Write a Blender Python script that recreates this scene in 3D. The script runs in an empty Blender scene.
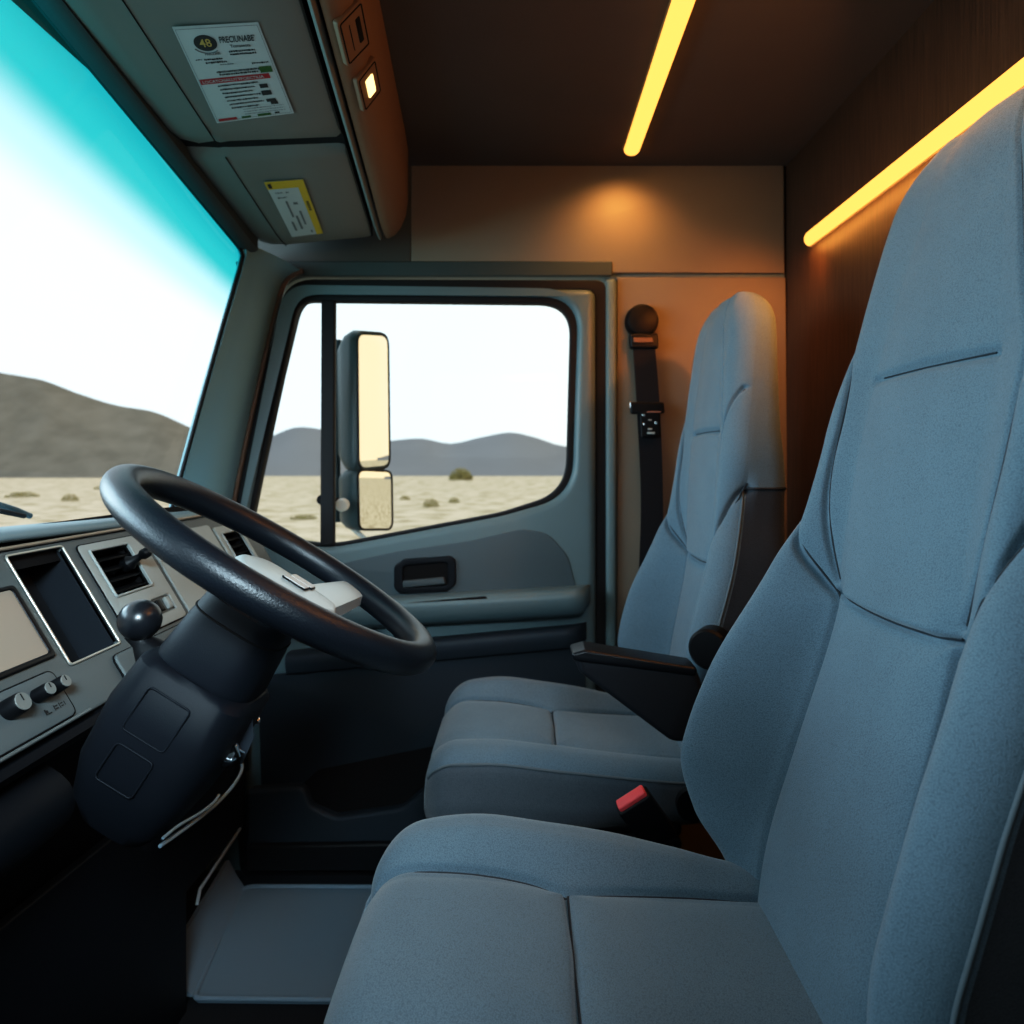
import bpy, bmesh, math, random
import numpy as np
from mathutils import Matrix, Vector
random.seed(4); rng = np.random.default_rng(4)
sc = bpy.context.scene
COL = sc.collection
PI = math.pi
F, VX, VY, CZ = 683.0, 524.0, 461.0, 1.2      # lens, vanishing point of the lateral axis, eye height over the cab floor

def P(px, py, Y):
    return Vector(((px-VX)/F*Y, Y, (VY-py)/F*Y + CZ))
def xz(px, py, Y):
    return ((px-VX)/F*Y, (VY-py)/F*Y + CZ)

# ------------------------------------------------------------------ object helpers
def link(o, parent=None):
    COL.objects.link(o)
    if parent is not None:
        o.parent = parent
        if parent.type == 'EMPTY':
            o.matrix_parent_inverse = Matrix.Translation(-Vector(parent.location))
    return o
def tag(o, label=None, cat=None, group=None, kind=None):
    if label: o['label'] = label
    if cat: o['category'] = cat
    if group: o['group'] = group
    if kind: o['kind'] = kind
    return o
def thing(name, label, cat, loc, group=None, kind=None):
    o = bpy.data.objects.new(name, None); o.empty_display_size = .05
    o.location = loc; COL.objects.link(o)
    return tag(o, label, cat, group, kind)
def mobj(name, verts, faces, mat, parent=None, smooth=True, auto=None):
    me = bpy.data.meshes.new(name)
    me.from_pydata([tuple(map(float, v)) for v in verts], [], [tuple(map(int, f)) for f in faces])
    me.validate(); me.update()
    if auto is not None:
        b = bmesh.new(); b.from_mesh(me)
        bmesh.ops.recalc_face_normals(b, faces=b.faces)
        for e in b.edges:
            if len(e.link_faces) == 2 and e.calc_face_angle(0) > math.radians(auto): e.smooth = False
        b.to_mesh(me); b.free()
    for p in me.polygons: p.use_smooth = smooth
    if mat: me.materials.append(mat)
    return link(bpy.data.objects.new(name, me), parent)
def from_bm(name, bm, mat, parent=None, auto=35, M=None):
    if M is not None: bm.transform(M)
    bmesh.ops.recalc_face_normals(bm, faces=bm.faces)
    for e in bm.edges:
        e.smooth = not (len(e.link_faces) == 2 and e.calc_face_angle(0) > math.radians(auto))
    for f in bm.faces: f.smooth = True
    me = bpy.data.meshes.new(name); bm.to_mesh(me); bm.free()
    if mat: me.materials.append(mat)
    return link(bpy.data.objects.new(name, me), parent)
def box(name, c, s, mat, parent=None, bev=.004, seg=3, M=None, taper=None):
    bm = bmesh.new(); bmesh.ops.create_cube(bm, size=1)
    for v in bm.verts:
        v.co = Vector((v.co.x*s[0], v.co.y*s[1], v.co.z*s[2]))
        if taper and v.co.z < 0: v.co.x *= taper; v.co.y *= taper
    if bev: bmesh.ops.bevel(bm, geom=bm.edges[:], offset=bev, segments=seg, profile=.5, affect='EDGES')
    T = Matrix.Translation(c)
    if M is not None: T = T @ M
    return from_bm(name, bm, mat, parent, 40, T)
def tube_geo(pts, r, n=12, closed=False, caps=True):
    pts = [Vector(p) for p in pts]; N = len(pts)
    rr = r if hasattr(r, '__len__') else [r]*N
    V, Fc = [], []
    prev = None
    for i in range(N):
        if closed: t = pts[(i+1) % N]-pts[i-1]
        else: t = pts[min(i+1, N-1)]-pts[max(i-1, 0)]
        t.normalize()
        if prev is None:
            a = Vector((0, 0, 1)) if abs(t.z) < .9 else Vector((1, 0, 0))
            u = t.cross(a).normalized()
        else:
            u = (prev - t*prev.dot(t)).normalized()
        prev = u; w = t.cross(u)
        for k in range(n):
            a = 2*PI*k/n
            V.append(pts[i]+(u*math.cos(a)+w*math.sin(a))*rr[i])
    for i in range(N if closed else N-1):
        j = (i+1) % N
        for k in range(n):
            Fc.append((i*n+k, i*n+(k+1) % n, j*n+(k+1) % n, j*n+k))
    if caps and not closed:
        Fc.append(tuple(range(n))[::-1]); Fc.append(tuple(range((N-1)*n, N*n)))
    return V, Fc
def tube(name, pts, r, mat, parent=None, n=12, closed=False):
    V, Fc = tube_geo(pts, r, n, closed)
    return mobj(name, V, Fc, mat, parent, auto=50)
def smooth_pts(pts, n=40, closed=False):
    pts = [Vector(p) for p in pts]; out = []; N = len(pts)
    segs = N if closed else N-1
    per = max(2, n//segs)
    g = (lambda i: pts[i % N]) if closed else (lambda i: pts[max(0, min(N-1, i))])
    for i in range(segs):
        p0, p1, p2, p3 = g(i-1), g(i), g(i+1), g(i+2)
        for k in range(per):
            t = k/per
            out.append(.5*((2*p1)+(p2-p0)*t+(2*p0-5*p1+4*p2-p3)*t*t+(3*p1-p0-3*p2+p3)*t**3))
    if not closed: out.append(pts[-1])
    return out
def rounded(pts, r, n=6):
    """polygon with rounded corners; r one radius or one per corner"""
    N = len(pts); rs = r if hasattr(r, '__len__') else [r]*N
    out = []
    for i in range(N):
        p = Vector(pts[i]).to_2d(); a = Vector(pts[i-1]).to_2d(); b = Vector(pts[(i+1) % N]).to_2d()
        da, db = (a-p), (b-p)
        if rs[i] <= 0: out.append(p); continue
        ang = da.angle(db); d = min(rs[i]/max(math.tan(ang/2), .05), da.length*.48, db.length*.48)
        s, e = p+da.normalized()*d, p+db.normalized()*d
        for k in range(n+1):
            t = k/n
            out.append((1-t)**2*s+2*t*(1-t)*p+t*t*e)
    return out
def plate(name, loops, depth, bev, mat, parent=None, M=None, seg=3):
    """flat sheet with holes: local z from -depth to 0, edges rounded"""
    cu = bpy.data.curves.new(name, 'CURVE'); cu.dimensions = '2D'; cu.fill_mode = 'BOTH'
    cu.extrude = max(depth/2-bev, 0); cu.bevel_depth = bev; cu.bevel_resolution = seg; cu.offset = -bev
    for lp in loops:
        sp = cu.splines.new('POLY'); sp.points.add(len(lp)-1)
        for k, q in enumerate(lp): sp.points[k].co = (q[0], q[1], 0, 1)
        sp.use_cyclic_u = True
    tmp = bpy.data.objects.new('tmp', cu); COL.objects.link(tmp)
    dg = bpy.context.evaluated_depsgraph_get(); dg.update()
    me = bpy.data.meshes.new_from_object(tmp.evaluated_get(dg))
    bpy.data.objects.remove(tmp); bpy.data.curves.remove(cu)
    bm = bmesh.new(); bm.from_mesh(me); bpy.data.meshes.remove(me)
    bmesh.ops.remove_doubles(bm, verts=bm.verts, dist=1e-6)
    bm.transform(Matrix.Translation((0, 0, -depth/2)))
    return from_bm(name, bm, mat, parent, 32, M)
def loft(name, secs, mat, parent=None, closed=True, caps=True, auto=40):
    n = len(secs[0]); V = [p for s in secs for p in s]; Fc = []
    for i in range(len(secs)-1):
        for k in range(n if closed else n-1):
            Fc.append((i*n+k, i*n+(k+1) % n, (i+1)*n+(k+1) % n, (i+1)*n+k))
    if caps and closed:
        Fc.append(tuple(range(n))[::-1]); Fc.append(tuple(range((len(secs)-1)*n, len(secs)*n)))
    return mobj(name, V, Fc, mat, parent, auto=auto)
def lathe(name, prof, mat, parent=None, M=None, n=40, auto=35):
    bm = bmesh.new(); rings = []
    for r, z in prof:
        rings.append([bm.verts.new((r*math.cos(2*PI*k/n), r*math.sin(2*PI*k/n), z)) for k in range(n)] if r > 1e-6 else [bm.verts.new((0, 0, z))])
    for a, b in zip(rings[:-1], rings[1:]):
        for k in range(n):
            q = [a[k % len(a)], a[(k+1) % len(a)], b[(k+1) % len(b)], b[k % len(b)]]
            q = list(dict.fromkeys(q))
            if len(q) > 2: bm.faces.new(q)
    return from_bm(name, bm, mat, parent, auto, M)
def frame(o, zdir, xdir=(0, 1, 0)):
    z = Vector(zdir).normalized(); x = Vector(xdir); x = (x-z*x.dot(z)).normalized(); y = z.cross(x)
    return Matrix(((x.x, y.x, z.x, o[0]), (x.y, y.y, z.y, o[1]), (x.z, y.z, z.z, o[2]), (0, 0, 0, 1)))
def wallM(Y):
    """local (x, y) -> world (X, Z) on a wall that faces the camera at depth Y; local +z towards the camera"""
    return Matrix(((1, 0, 0, 0), (0, 0, -1, Y), (0, 1, 0, 0), (0, 0, 0, 1)))
def pxs(pts, Y): return [Vector(xz(a, b, Y)) for a, b in pts]

# ------------------------------------------------------------------ materials
def mat(name, col, rough=.6, metal=0., spec=.4, bump=0., bscale=200., var=0., vscale=8., coat=0., sheen=0.):
    m = bpy.data.materials.new(name); m.use_nodes = True
    nt = m.node_tree; b = nt.nodes['Principled BSDF']
    b.inputs['Base Color'].default_value = (*col, 1); b.inputs['Roughness'].default_value = rough
    b.inputs['Metallic'].default_value = metal; b.inputs['Specular IOR Level'].default_value = spec
    b.inputs['Coat Weight'].default_value = coat
    if sheen: b.inputs['Sheen Weight'].default_value = sheen
    tc = nt.nodes.new('ShaderNodeTexCoord')
    if bump:
        nz = nt.nodes.new('ShaderNodeTexNoise'); nz.inputs['Scale'].default_value = bscale; nz.inputs['Detail'].default_value = 3
        bp = nt.nodes.new('ShaderNodeBump'); bp.inputs['Strength'].default_value = bump; bp.inputs['Distance'].default_value = .002
        nt.links.new(tc.outputs['Object'], nz.inputs['Vector']); nt.links.new(nz.outputs['Fac'], bp.inputs['Height'])
        nt.links.new(bp.outputs['Normal'], b.inputs['Normal'])
    if var:
        n2 = nt.nodes.new('ShaderNodeTexNoise'); n2.inputs['Scale'].default_value = vscale; n2.inputs['Detail'].default_value = 5
        mx = nt.nodes.new('ShaderNodeMix'); mx.data_type = 'RGBA'
        mx.inputs[6].default_value = (*[c*(1-var) for c in col], 1); mx.inputs[7].default_value = (*[min(1, c*(1+var)) for c in col], 1)
        nt.links.new(tc.outputs['Object'], n2.inputs['Vector']); nt.links.new(n2.outputs['Fac'], mx.inputs[0]); nt.links.new(mx.outputs[2], b.inputs['Base Color'])
    return m
def fabric(name, col, k=1.):
    m = bpy.data.materials.new(name); m.use_nodes = True
    nt = m.node_tree; b = nt.nodes['Principled BSDF']; L = nt.links.new
    b.inputs['Roughness'].default_value = .82; b.inputs['Specular IOR Level'].default_value = .25
    b.inputs['Sheen Weight'].default_value = .25; b.inputs['Sheen Roughness'].default_value = .5
    tc = nt.nodes.new('ShaderNodeTexCoord')
    vo = nt.nodes.new('ShaderNodeTexVoronoi'); vo.inputs['Scale'].default_value = 620
    L(tc.outputs['Object'], vo.inputs['Vector'])
    nz = nt.nodes.new('ShaderNodeTexNoise'); nz.inputs['Scale'].default_value = 14; nz.inputs['Detail'].default_value = 3
    L(tc.outputs['Object'], nz.inputs['Vector'])
    r = nt.nodes.new('ShaderNodeMapRange'); r.inputs[1].default_value = 0; r.inputs[2].default_value = .9; r.inputs[3].default_value = 1.16; r.inputs[4].default_value = .74
    L(vo.outputs['Distance'], r.inputs[0])
    r2 = nt.nodes.new('ShaderNodeMapRange'); r2.inputs[1].default_value = .3; r2.inputs[2].default_value = .7; r2.inputs[3].default_value = .96; r2.inputs[4].default_value = 1.04
    L(nz.outputs['Fac'], r2.inputs[0])
    mu = nt.nodes.new('ShaderNodeMath'); mu.operation = 'MULTIPLY'; L(r.outputs[0], mu.inputs[0]); L(r2.outputs[0], mu.inputs[1])
    vm = nt.nodes.new('ShaderNodeVectorMath'); vm.operation = 'SCALE'; vm.inputs[0].default_value = col; L(mu.outputs[0], vm.inputs['Scale'])
    L(vm.outputs[0], b.inputs['Base Color'])
    bp = nt.nodes.new('ShaderNodeBump'); bp.inputs['Strength'].default_value = .55*k; bp.inputs['Distance'].default_value = .0008; bp.invert = True
    L(vo.outputs['Distance'], bp.inputs['Height']); L(bp.outputs['Normal'], b.inputs['Normal'])
    return m
def emis(name, col, s):
    m = bpy.data.materials.new(name); m.use_nodes = True; nt = m.node_tree
    nt.nodes.remove(nt.nodes['Principled BSDF'])
    e = nt.nodes.new('ShaderNodeEmission'); e.inputs[0].default_value = (*col, 1); e.inputs[1].default_value = s
    nt.links.new(e.outputs[0], nt.nodes['Material Output'].inputs[0]); return m
def glass(name, tint=(1, 1, 1), refl=.06):
    m = bpy.data.materials.new(name); m.use_nodes = True; nt = m.node_tree; L = nt.links.new
    nt.nodes.remove(nt.nodes['Principled BSDF'])
    t = nt.nodes.new('ShaderNodeBsdfTransparent'); t.inputs[0].default_value = (*tint, 1)
    g = nt.nodes.new('ShaderNodeBsdfGlossy'); g.inputs['Roughness'].default_value = .02
    mx = nt.nodes.new('ShaderNodeMixShader'); mx.inputs[0].default_value = refl
    L(t.outputs[0], mx.inputs[1]); L(g.outputs[0], mx.inputs[2]); L(mx.outputs[0], nt.nodes['Material Output'].inputs[0])
    return m, t
FAB = fabric('seat_fabric', (.155, .226, .28))
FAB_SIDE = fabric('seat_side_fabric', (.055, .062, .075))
PIPE_SHADE = mat('piping_and_seam_shade', (.03, .036, .045), .6)  # piping colour, also paints the shade in the seat's seam grooves
THREAD = mat('stitched_piping', (.13, .16, .18), .7)
DARK = mat('dark_plastic', (.0055, .008, .0125), .55, spec=.25, bump=.15, bscale=900)
BLACK = mat('black_plastic', (.006, .007, .009), .45, spec=.3, bump=.08, bscale=700)
VOID = mat('black_void', (.003, .003, .004), .9)
RUBBER = mat('black_rubber', (.01, .01, .012), .65)
LEATHER = mat('wheel_leather', (.008, .011, .016), .36, spec=.5, bump=.25, bscale=500)
DOORG = mat('door_grey', (.13, .185, .2), .38, bump=.12, bscale=900)
DOORD = mat('door_inset', (.075, .105, .12), .55, bump=.1, bscale=900)
DOORL = mat('door_lower', (.018, .03, .042), .6, bump=.1, bscale=900)
PILLAR = mat('pillar_grey', (.15, .21, .22), .55, bump=.1, bscale=900)
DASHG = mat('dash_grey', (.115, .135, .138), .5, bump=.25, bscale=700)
DASHL = mat('dash_silver_lit', (.36, .4, .39), .45, bump=.1, bscale=900)  # grey-silver, lightened so the colour carries the light by the vents
DASHT = mat('dash_top', (.2, .29, .33), .38, bump=.2, bscale=700)  # teal highlight along the pad put into its base colour
TRIML = mat('trim_line', (.55, .55, .5), .3, metal=.6)
BRIGHT = mat('bright_trim', (.5, .72, .88), .3)
CHROME = mat('chrome', (.8, .82, .84), .15, metal=1.)
KNOBCAP = mat('knob_cap_grey', (.2, .21, .2), .4)
SILVER = mat('satin_silver', (.5, .56, .56), .38, metal=.15)
CONS = mat('console_grey', (.17, .165, .15), .6, bump=.15, bscale=800)
CONSB = mat('console_rear', (.22, .14, .09), .6, bump=.15, bscale=800)
HEAD = mat('sidewall_beige', (.235, .19, .145), .62, bump=.12, bscale=500, var=.06)
CEIL = mat('ceiling_liner', (.115, .088, .078), .85, bump=.3, bscale=350, var=.08)
CARPET = mat('carpet', (.010, .012, .016), .95, bump=.8, bscale=450, var=.3, vscale=120)
MAT_ = mat('mat_rubber', (.17, .235, .29), .7, bump=.3, bscale=500)
PAPER = mat('label_paper', (.42, .43, .43), .6)
YEL = mat('label_yellow', (.55, .36, .03), .55)
INK = mat('label_ink', (.02, .02, .022), .6)
GREYINK = mat('label_grey_ink', (.16, .165, .17), .6)
RED = mat('label_red', (.33, .02, .025), .6)
GREEN = mat('label_green', (.03, .09, .02), .6)
GOLD = mat('label_gold', (.45, .3, .08), .5)
LED = emis('led_glow', (1., .45, .09), 1.9)
LEDH = mat('led_housing', (.5, .3, .12), .4)
LAMP = emis('switch_lamp', (1., .72, .28), 2.2)
BTNRED = mat('buckle_red', (.75, .09, .10), .35)
SCREEN = mat('screen_glass', (.36, .30, .24), .25, spec=.3)
MIRROR = mat('mirror_glass', (.95, .9, .8), .03, metal=1.)
MIRH = mat('mirror_shell', (.05, .085, .10), .35, spec=.5)
WEB = mat('belt_webbing', (.012, .012, .016), .8, bump=.5, bscale=600)
LEAF = mat('shrub_leaf', (.30, .27, .12), .8, var=.4, vscale=3)

def wood():
    m = bpy.data.materials.new('dark_wood'); m.use_nodes = True; nt = m.node_tree; b = nt.nodes['Principled BSDF']; L = nt.links.new
    tc = nt.nodes.new('ShaderNodeTexCoord'); mp = nt.nodes.new('ShaderNodeMapping'); mp.inputs['Scale'].default_value = (1, 60, 2.2)
    n = nt.nodes.new('ShaderNodeTexNoise'); n.inputs['Scale'].default_value = 3.5; n.inputs['Detail'].default_value = 8; n.inputs['Roughness'].default_value = .65
    cr = nt.nodes.new('ShaderNodeValToRGB')
    cr.color_ramp.elements[0].position = .3; cr.color_ramp.elements[0].color = (.030, .014, .008, 1)
    cr.color_ramp.elements[1].position = .72; cr.color_ramp.elements[1].color = (.085, .042, .024, 1)
    bp = nt.nodes.new('ShaderNodeBump'); bp.inputs['Strength'].default_value = .2; bp.inputs['Distance'].default_value = .002
    L(tc.outputs['Object'], mp.inputs[0]); L(mp.outputs[0], n.inputs['Vector']); L(n.outputs['Fac'], cr.inputs[0]); L(cr.outputs[0], b.inputs['Base Color'])
    L(n.outputs['Fac'], bp.inputs['Height']); L(bp.outputs[0], b.inputs['Normal']); b.inputs['Roughness'].default_value = .5
    return m
WOOD = wood()

# ------------------------------------------------------------------ camera
cam = bpy.data.objects.new('camera', bpy.data.cameras.new('camera')); COL.objects.link(cam)
cam.location = (0, 0, CZ); cam.rotation_euler = (PI/2, 0, 0)
cam.data.sensor_width = 36; cam.data.lens = F/1024*36
cam.data.shift_x = (512-VX)/1024; cam.data.shift_y = (VY-512)/1024
cam.data.clip_start = .02; cam.data.clip_end = 2000
cam.data.dof.use_dof = True; cam.data.dof.focus_distance = .95; cam.data.dof.aperture_fstop = 4.8
sc.camera = cam

# ------------------------------------------------------------------ setting: shell of the cab
XR, YF, ZC = .764, 2.0, CZ+.858
def struct(o): o['kind'] = 'structure'; return o
struct(box('floor', (-.2, .95, -.03), (2.0, 2.3, .06), CARPET, bev=0))
struct(box('ceiling', (-.08, .95, ZC+.03), (1.75, 2.3, .06), CEIL, bev=0))
struct(box('wall_rear', (XR+.03, .95, ZC/2), (.06, 2.3, ZC), WOOD, bev=0))
struct(box('wall_front', (-1.16, .95, .5), (.06, 2.3, 1.0), DARK, bev=0))

struct(box('rear_shade_panel', (.715, .95, .33), (.09, 2.05, .66), BLACK, bev=.01))  # added black panel that keeps the gap between the seats dark
door_ap = rounded([(-.86, .12), xz(228, 515, 2.0), xz(284, 277, 2.0), xz(607, 277, 2.0), (xz(607, 800, 2.0)[0], .12)], [.02, .05, .1, .03, .02])
outer = [(-1.2, 0), (.764, 0), (.764, ZC), (-.62, ZC), xz(243, 250, 2.0), xz(170, 515, 2.0), (-1.2, 1.0)]
wr = struct(plate('wall_right', [outer, door_ap], .08, .004, PILLAR, None, wallM(2.0)))
wl_out = [(-1.2, 0), (.764, 0), (.764, ZC), (-.62, ZC), (-.95, 1.05), (-1.2, 1.0)]
wl_win = rounded([(-.55, 1.22), (.2, 1.22), (.2, 1.72), (-.55, 1.72)], .05)
struct(plate('wall_left', [wl_out, wl_win], .06, .004, DOORG, None, wallM(-.12)))
# header panel and sidewall panel behind the door
Yp = 1.985
struct(plate('trim_header_shaded', [rounded(pxs([(246, 158), (411, 158), (411, 273), (246, 273)], Yp), .004)], .014, .004, mat('header_shade_grey', (.085, .09, .085), .6), None, wallM(Yp)))  # shaded end of the header panel, its shade put into the colour
struct(plate('trim_header', [rounded(pxs([(411, 158), (784, 164), (785, 273), (411, 273)], Yp), .004)], .014, .004, HEAD, None, wallM(Yp)))
struct(plate('trim_sidewall', [rounded(pxs([(617, 277), (786, 277), (792, 880), (617, 880)], Yp), .006)], .014, .004, HEAD, None, wallM(Yp)))
def vertical_bar(name, px0, px1, py0, py1, Y, d, m, bev):
    a = xz(px0, py1, Y); b = xz(px1, py0, Y)
    return box(name, ((a[0]+b[0])/2, Y+d/2, (a[1]+b[1])/2), (b[0]-a[0], d, b[1]-a[1]), m, bev=bev, seg=4)
struct(vertical_bar('trim_pillar', 606, 617, 278, 880, 1.965, .03, PILLAR, .012))
struct(plate('trim_upper', [rounded(pxs([(236, 262), (612, 262), (612, 277), (290, 277), (262, 300), (246, 290)], 1.99), .006)], .012, .004, mat('frame_grey', (.06, .08, .082), .55), None, wallM(1.98)))

# windscreen pillar: surface from the glass edge to the door seal
def seg_pts(a, b, n): return [a.lerp(b, k/(n-1)) for k in range(n)]
gl = [P(170, 516, 1.80), P(196, 420, 1.80), P(222, 330, 1.80), P(240, 268, 1.80), P(243, 252, 1.80), P(238, 241, 1.80)]
dl = [P(231, 515, 1.985), P(246, 440, 1.985), P(264, 360, 1.985), P(277, 305, 1.985), P(286, 281, 1.985), P(302, 272, 1.985)]
gl, dl = smooth_pts(gl, 30), smooth_pts(dl, 30)
secs = []
for a, b in zip(gl, dl):
    d = b-a; out = Vector((.75, -.66, 0)).normalized()
    secs.append([a+Vector((-.02, .02, 0)), a+Vector((-.004, -.006, 0)), a+Vector((.012, -.008, 0))]+[a.lerp(b, t)+out*(.022*math.sin(PI*t)**.7) for t in (.15, .3, .5, .7, .85)]+[b+Vector((.002, -.012, 0)), b+Vector((.004, .02, 0)), a+Vector((0, .16, 0))])
struct(loft('trim_windscreen_pillar', secs, mat('pillar_teal', (.20, .36, .42), .5, bump=.1, bscale=900)))
struct(tube('trim_door_seal', [b+Vector((.006, -.012, 0)) for b in dl], .0075, mat('seal_brown', (.16, .1, .07), .5)))

# windscreen glass, tinted band along its top
gt, gtn = glass('windscreen_glass', (1, 1, 1), .03)
nt = gt.node_tree; L = nt.links.new
uvn = nt.nodes.new('ShaderNodeAttribute'); uvn.attribute_name = 'rise'
cr = nt.nodes.new('ShaderNodeValToRGB'); cr.color_ramp.interpolation = 'EASE'
e = cr.color_ramp.elements
e[0].position = .70; e[0].color = (.97, .99, 1, 1); e[1].position = .90; e[1].color = (.04, .47, .47, 1)
x = e.new(.80); x.color = (.55, .86, .90, 1)
x = e.new(1.0); x.color = (.02, .36, .38, 1)
L(uvn.outputs['Fac'], cr.inputs[0]); L(cr.outputs[0], gtn.inputs[0])
A0, A1 = P(28, -12, 1.05), P(243, 250, 1.80)          # top edge of the glass at two depths
def glass_pt(Y, v):
    c = .95; q = (Y-c)/(1.80-c)
    if Y >= c: top = A0.lerp(A1, (Y-1.05)/.75)
    else: top = A0.lerp(A1, ((2*c-Y)-1.05)/.75)
    top = Vector((top.x, Y, top.z))
    bot = Vector((-1.045+.112*q*q, Y, CZ-.135-.01*q*q))
    p = bot.lerp(top, v); p.x -= .03*math.sin(PI*v)*(1-q*q*.9)
    return p
V, Fc, rise = [], [], []
NY, NV = 40, 30
for i in range(NY+1):
    Y = -.02+(1.82+.02)*i/NY
    for j in range(NV+1):
        v = -.03+1.06*j/NV
        V.append(glass_pt(Y, v)); rise.append(v)
for i in range(NY):
    for j in range(NV):
        a = i*(NV+1)+j; Fc.append((a, a+NV+1, a+NV+2, a+1))
ws = struct(mobj('window_1', V, Fc, gt))
at = ws.data.attributes.new('rise', 'FLOAT', 'POINT')
for k, r_ in enumerate(rise): at.data[k].value = r_
# black border down the pillar side of the glass and along its top
def frit(name, pts, r): return struct(tube(name, pts, r, RUBBER))
frit('trim_glass_border', [P(169, 519, 1.79), P(196, 421, 1.79), P(221, 331, 1.79), P(239, 270, 1.79), P(242.5, 256, 1.79), P(240, 249, 1.79), P(233, 240, 1.785), P(200, 199, 1.62), P(150, 137, 1.40), P(90, 63, 1.2), P(39, 0, 1.07), P(-10, -60, .97)], .005)
# header trim between the glass and the overhead console
h0 = [P(46, 0, 1.05), P(250, 252, 1.80)]; h1 = [P(66, 0, 1.05), P(262, 250, 1.84)]
secs = []
for k in range(12):
    t = -.9+1.9*k/11
    a = A0.lerp(A1, t); b = P(62, 0, 1.05).lerp(P(258, 250, 1.82), t)
    secs.append([a+Vector((-.01, 0, -.002)), a.lerp(b, .3)+Vector((0, 0, -.006)), a.lerp(b, .8)+Vector((0, 0, -.005)), b, b+Vector((0, 0, .12)), a+Vector((-.06, 0, .16))])
struct(loft('trim_windscreen_header', secs, mat('header_trim', (.045, .06, .062), .6)))

# ------------------------------------------------------------------ passenger door (window, gasket, panel, handle, armrest, pocket)
door = thing('door_1', None, None, (-.2, 1.96, .12), kind='structure')
Yd = 1.955
win = rounded(pxs([(246, 536), (297, 300), (571, 303), (566, 492), (500, 513), (330, 545)], Yd), [.02, .05, .09, .13, .5, .3], 10)
def grow(px, k):
    c = Vector((sum(p[0] for p in px)/len(px), sum(p[1] for p in px)/len(px)))
    return [c+(Vector(p).to_2d()-c)*k for p in px]
door_out = rounded(pxs([(232, 640), (236, 515), (291, 286), (596, 288), (597, 868), (246, 868)], Yd), [.02, .05, .1, .03, .05, .05])
win_big = rounded(pxs([(242, 540), (291, 293), (578, 297), (572, 496), (501, 516), (330, 548)], Yd), [.02, .06, .1, .14, .5, .3], 10)
plate('door_panel', [door_out, win_big], .06, .024, DOORG, door, wallM(Yd), seg=7)
plate('window_gasket', [grow(win_big, 1.012), win], .03, .005, RUBBER, door, wallM(Yd+.015))
plate('divider_bar', [rounded(pxs([(321, 300), (335, 300), (334, 546), (320, 546)], 1.965), .003)], .02, .004, RUBBER, door, wallM(1.965))
gm, _ = glass('door_glass', (.96, .98, .98), .006)
plate('window_pane', [grow(win_big, 1.0)], .004, 0, gm, door, wallM(1.99))
plate('outer_skin', [grow(door_out, 1.0), win_big], .02, .002, DOORG, door, wallM(2.01))
plate('door_seal', [rounded(pxs([(226, 640), (230, 515), (286, 279), (606, 280), (606, 880), (240, 880)], 1.975), [.02, .05, .1, .03, .05, .05]), door_out], .02, .004, RUBBER, door, wallM(1.975))
ins = rounded(pxs([(330, 566), (400, 551), (470, 541), (522, 529), (548, 533), (568, 556), (577, 590), (576, 615), (335, 615)], Yd), [.01, .3, .3, .1, .08, .08, .05, .01, .01])
plate('door_inset', [ins], .006, .003, DOORD, door, wallM(Yd-.003))
plate('handle_bezel', [rounded(pxs([(394, 566), (404, 559), (452, 556), (456, 562), (456, 584), (448, 591), (400, 594), (394, 588)], 1.945), .02), rounded(pxs([(403, 566), (448, 562), (448, 585), (403, 588)], 1.945), .015)], .012, .004, DARK, door, wallM(1.942))
plate('handle_recess', [rounded(pxs([(400, 564), (451, 560), (451, 587), (400, 590)], 1.95), .015)], .003, .001, VOID, door, wallM(1.948))
hl = plate('door_handle', [rounded(pxs([(402, 581), (444, 577), (446, 584), (403, 588)], 1.94), .006)], .012, .004, mat('handle_grey', (.08, .1, .11), .35), door, wallM(1.937))
# armrest: two stacked lips, rounded at the rear end
def lip(name, x0, x1, py0l, py0r, hgt, prot, m, dip=0):
    secs = []; n = 26
    for k in range(n+1):
        t = k/n; px = x0+(x1-x0)*t
        s = min(1, (1-t)/.06); s = math.sqrt(max(0, 1-(1-s)**2))*.97+.03
        py = py0l+(py0r-py0l)*t
        p = prot*s; Yb = 1.95
        X, Z = xz(px, py, 1.9); h = hgt*(.55+.45*s)
        prof = [(Yb, 0), (Yb-p*.55, .002), (Yb-p*.85, -.001), (Yb-p*.97, -.008), (Yb-p, -.02), (Yb-p*.97, -.035), (Yb-p*.8, -.035-h*.35), (Yb-p*.4, -h*.95), (Yb, -h)]
        dz = -dip if (t < .6 and dip) else 0
        secs.append([(X, y, Z+z+(dz if (i in (1,)) else 0)) for i, (y, z) in enumerate(prof)])
    return loft(name, secs, m, door, auto=60)
lip('armrest', 335, 592, 602, 588, .085, .085, DOORG)
lip('armrest_base', 285, 588, 655, 627, .06, .05, DOORL)
plate('armrest_recess_shade', [rounded(pxs([(380, 603), (486, 594), (490, 599), (470, 606), (380, 612)], 1.9), .006)], .004, .001, VOID, door, wallM(1.868))  # flat black plate that draws the shade of a recess
lowp = rounded(pxs([(258, 676), (585, 640), (588, 790), (262, 800)], 1.94), .03)
plate('lower_panel', [lowp], .01, .004, DOORL, door, wallM(1.935))
plate('pocket_gap_shade', [rounded(pxs([(296, 790), (318, 770), (440, 745), (520, 745), (520, 830), (300, 830)], 1.925), .015)], .004, .001, VOID, door, wallM(1.924))  # near-black plate that paints the shade in the gap above the pocket
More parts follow.
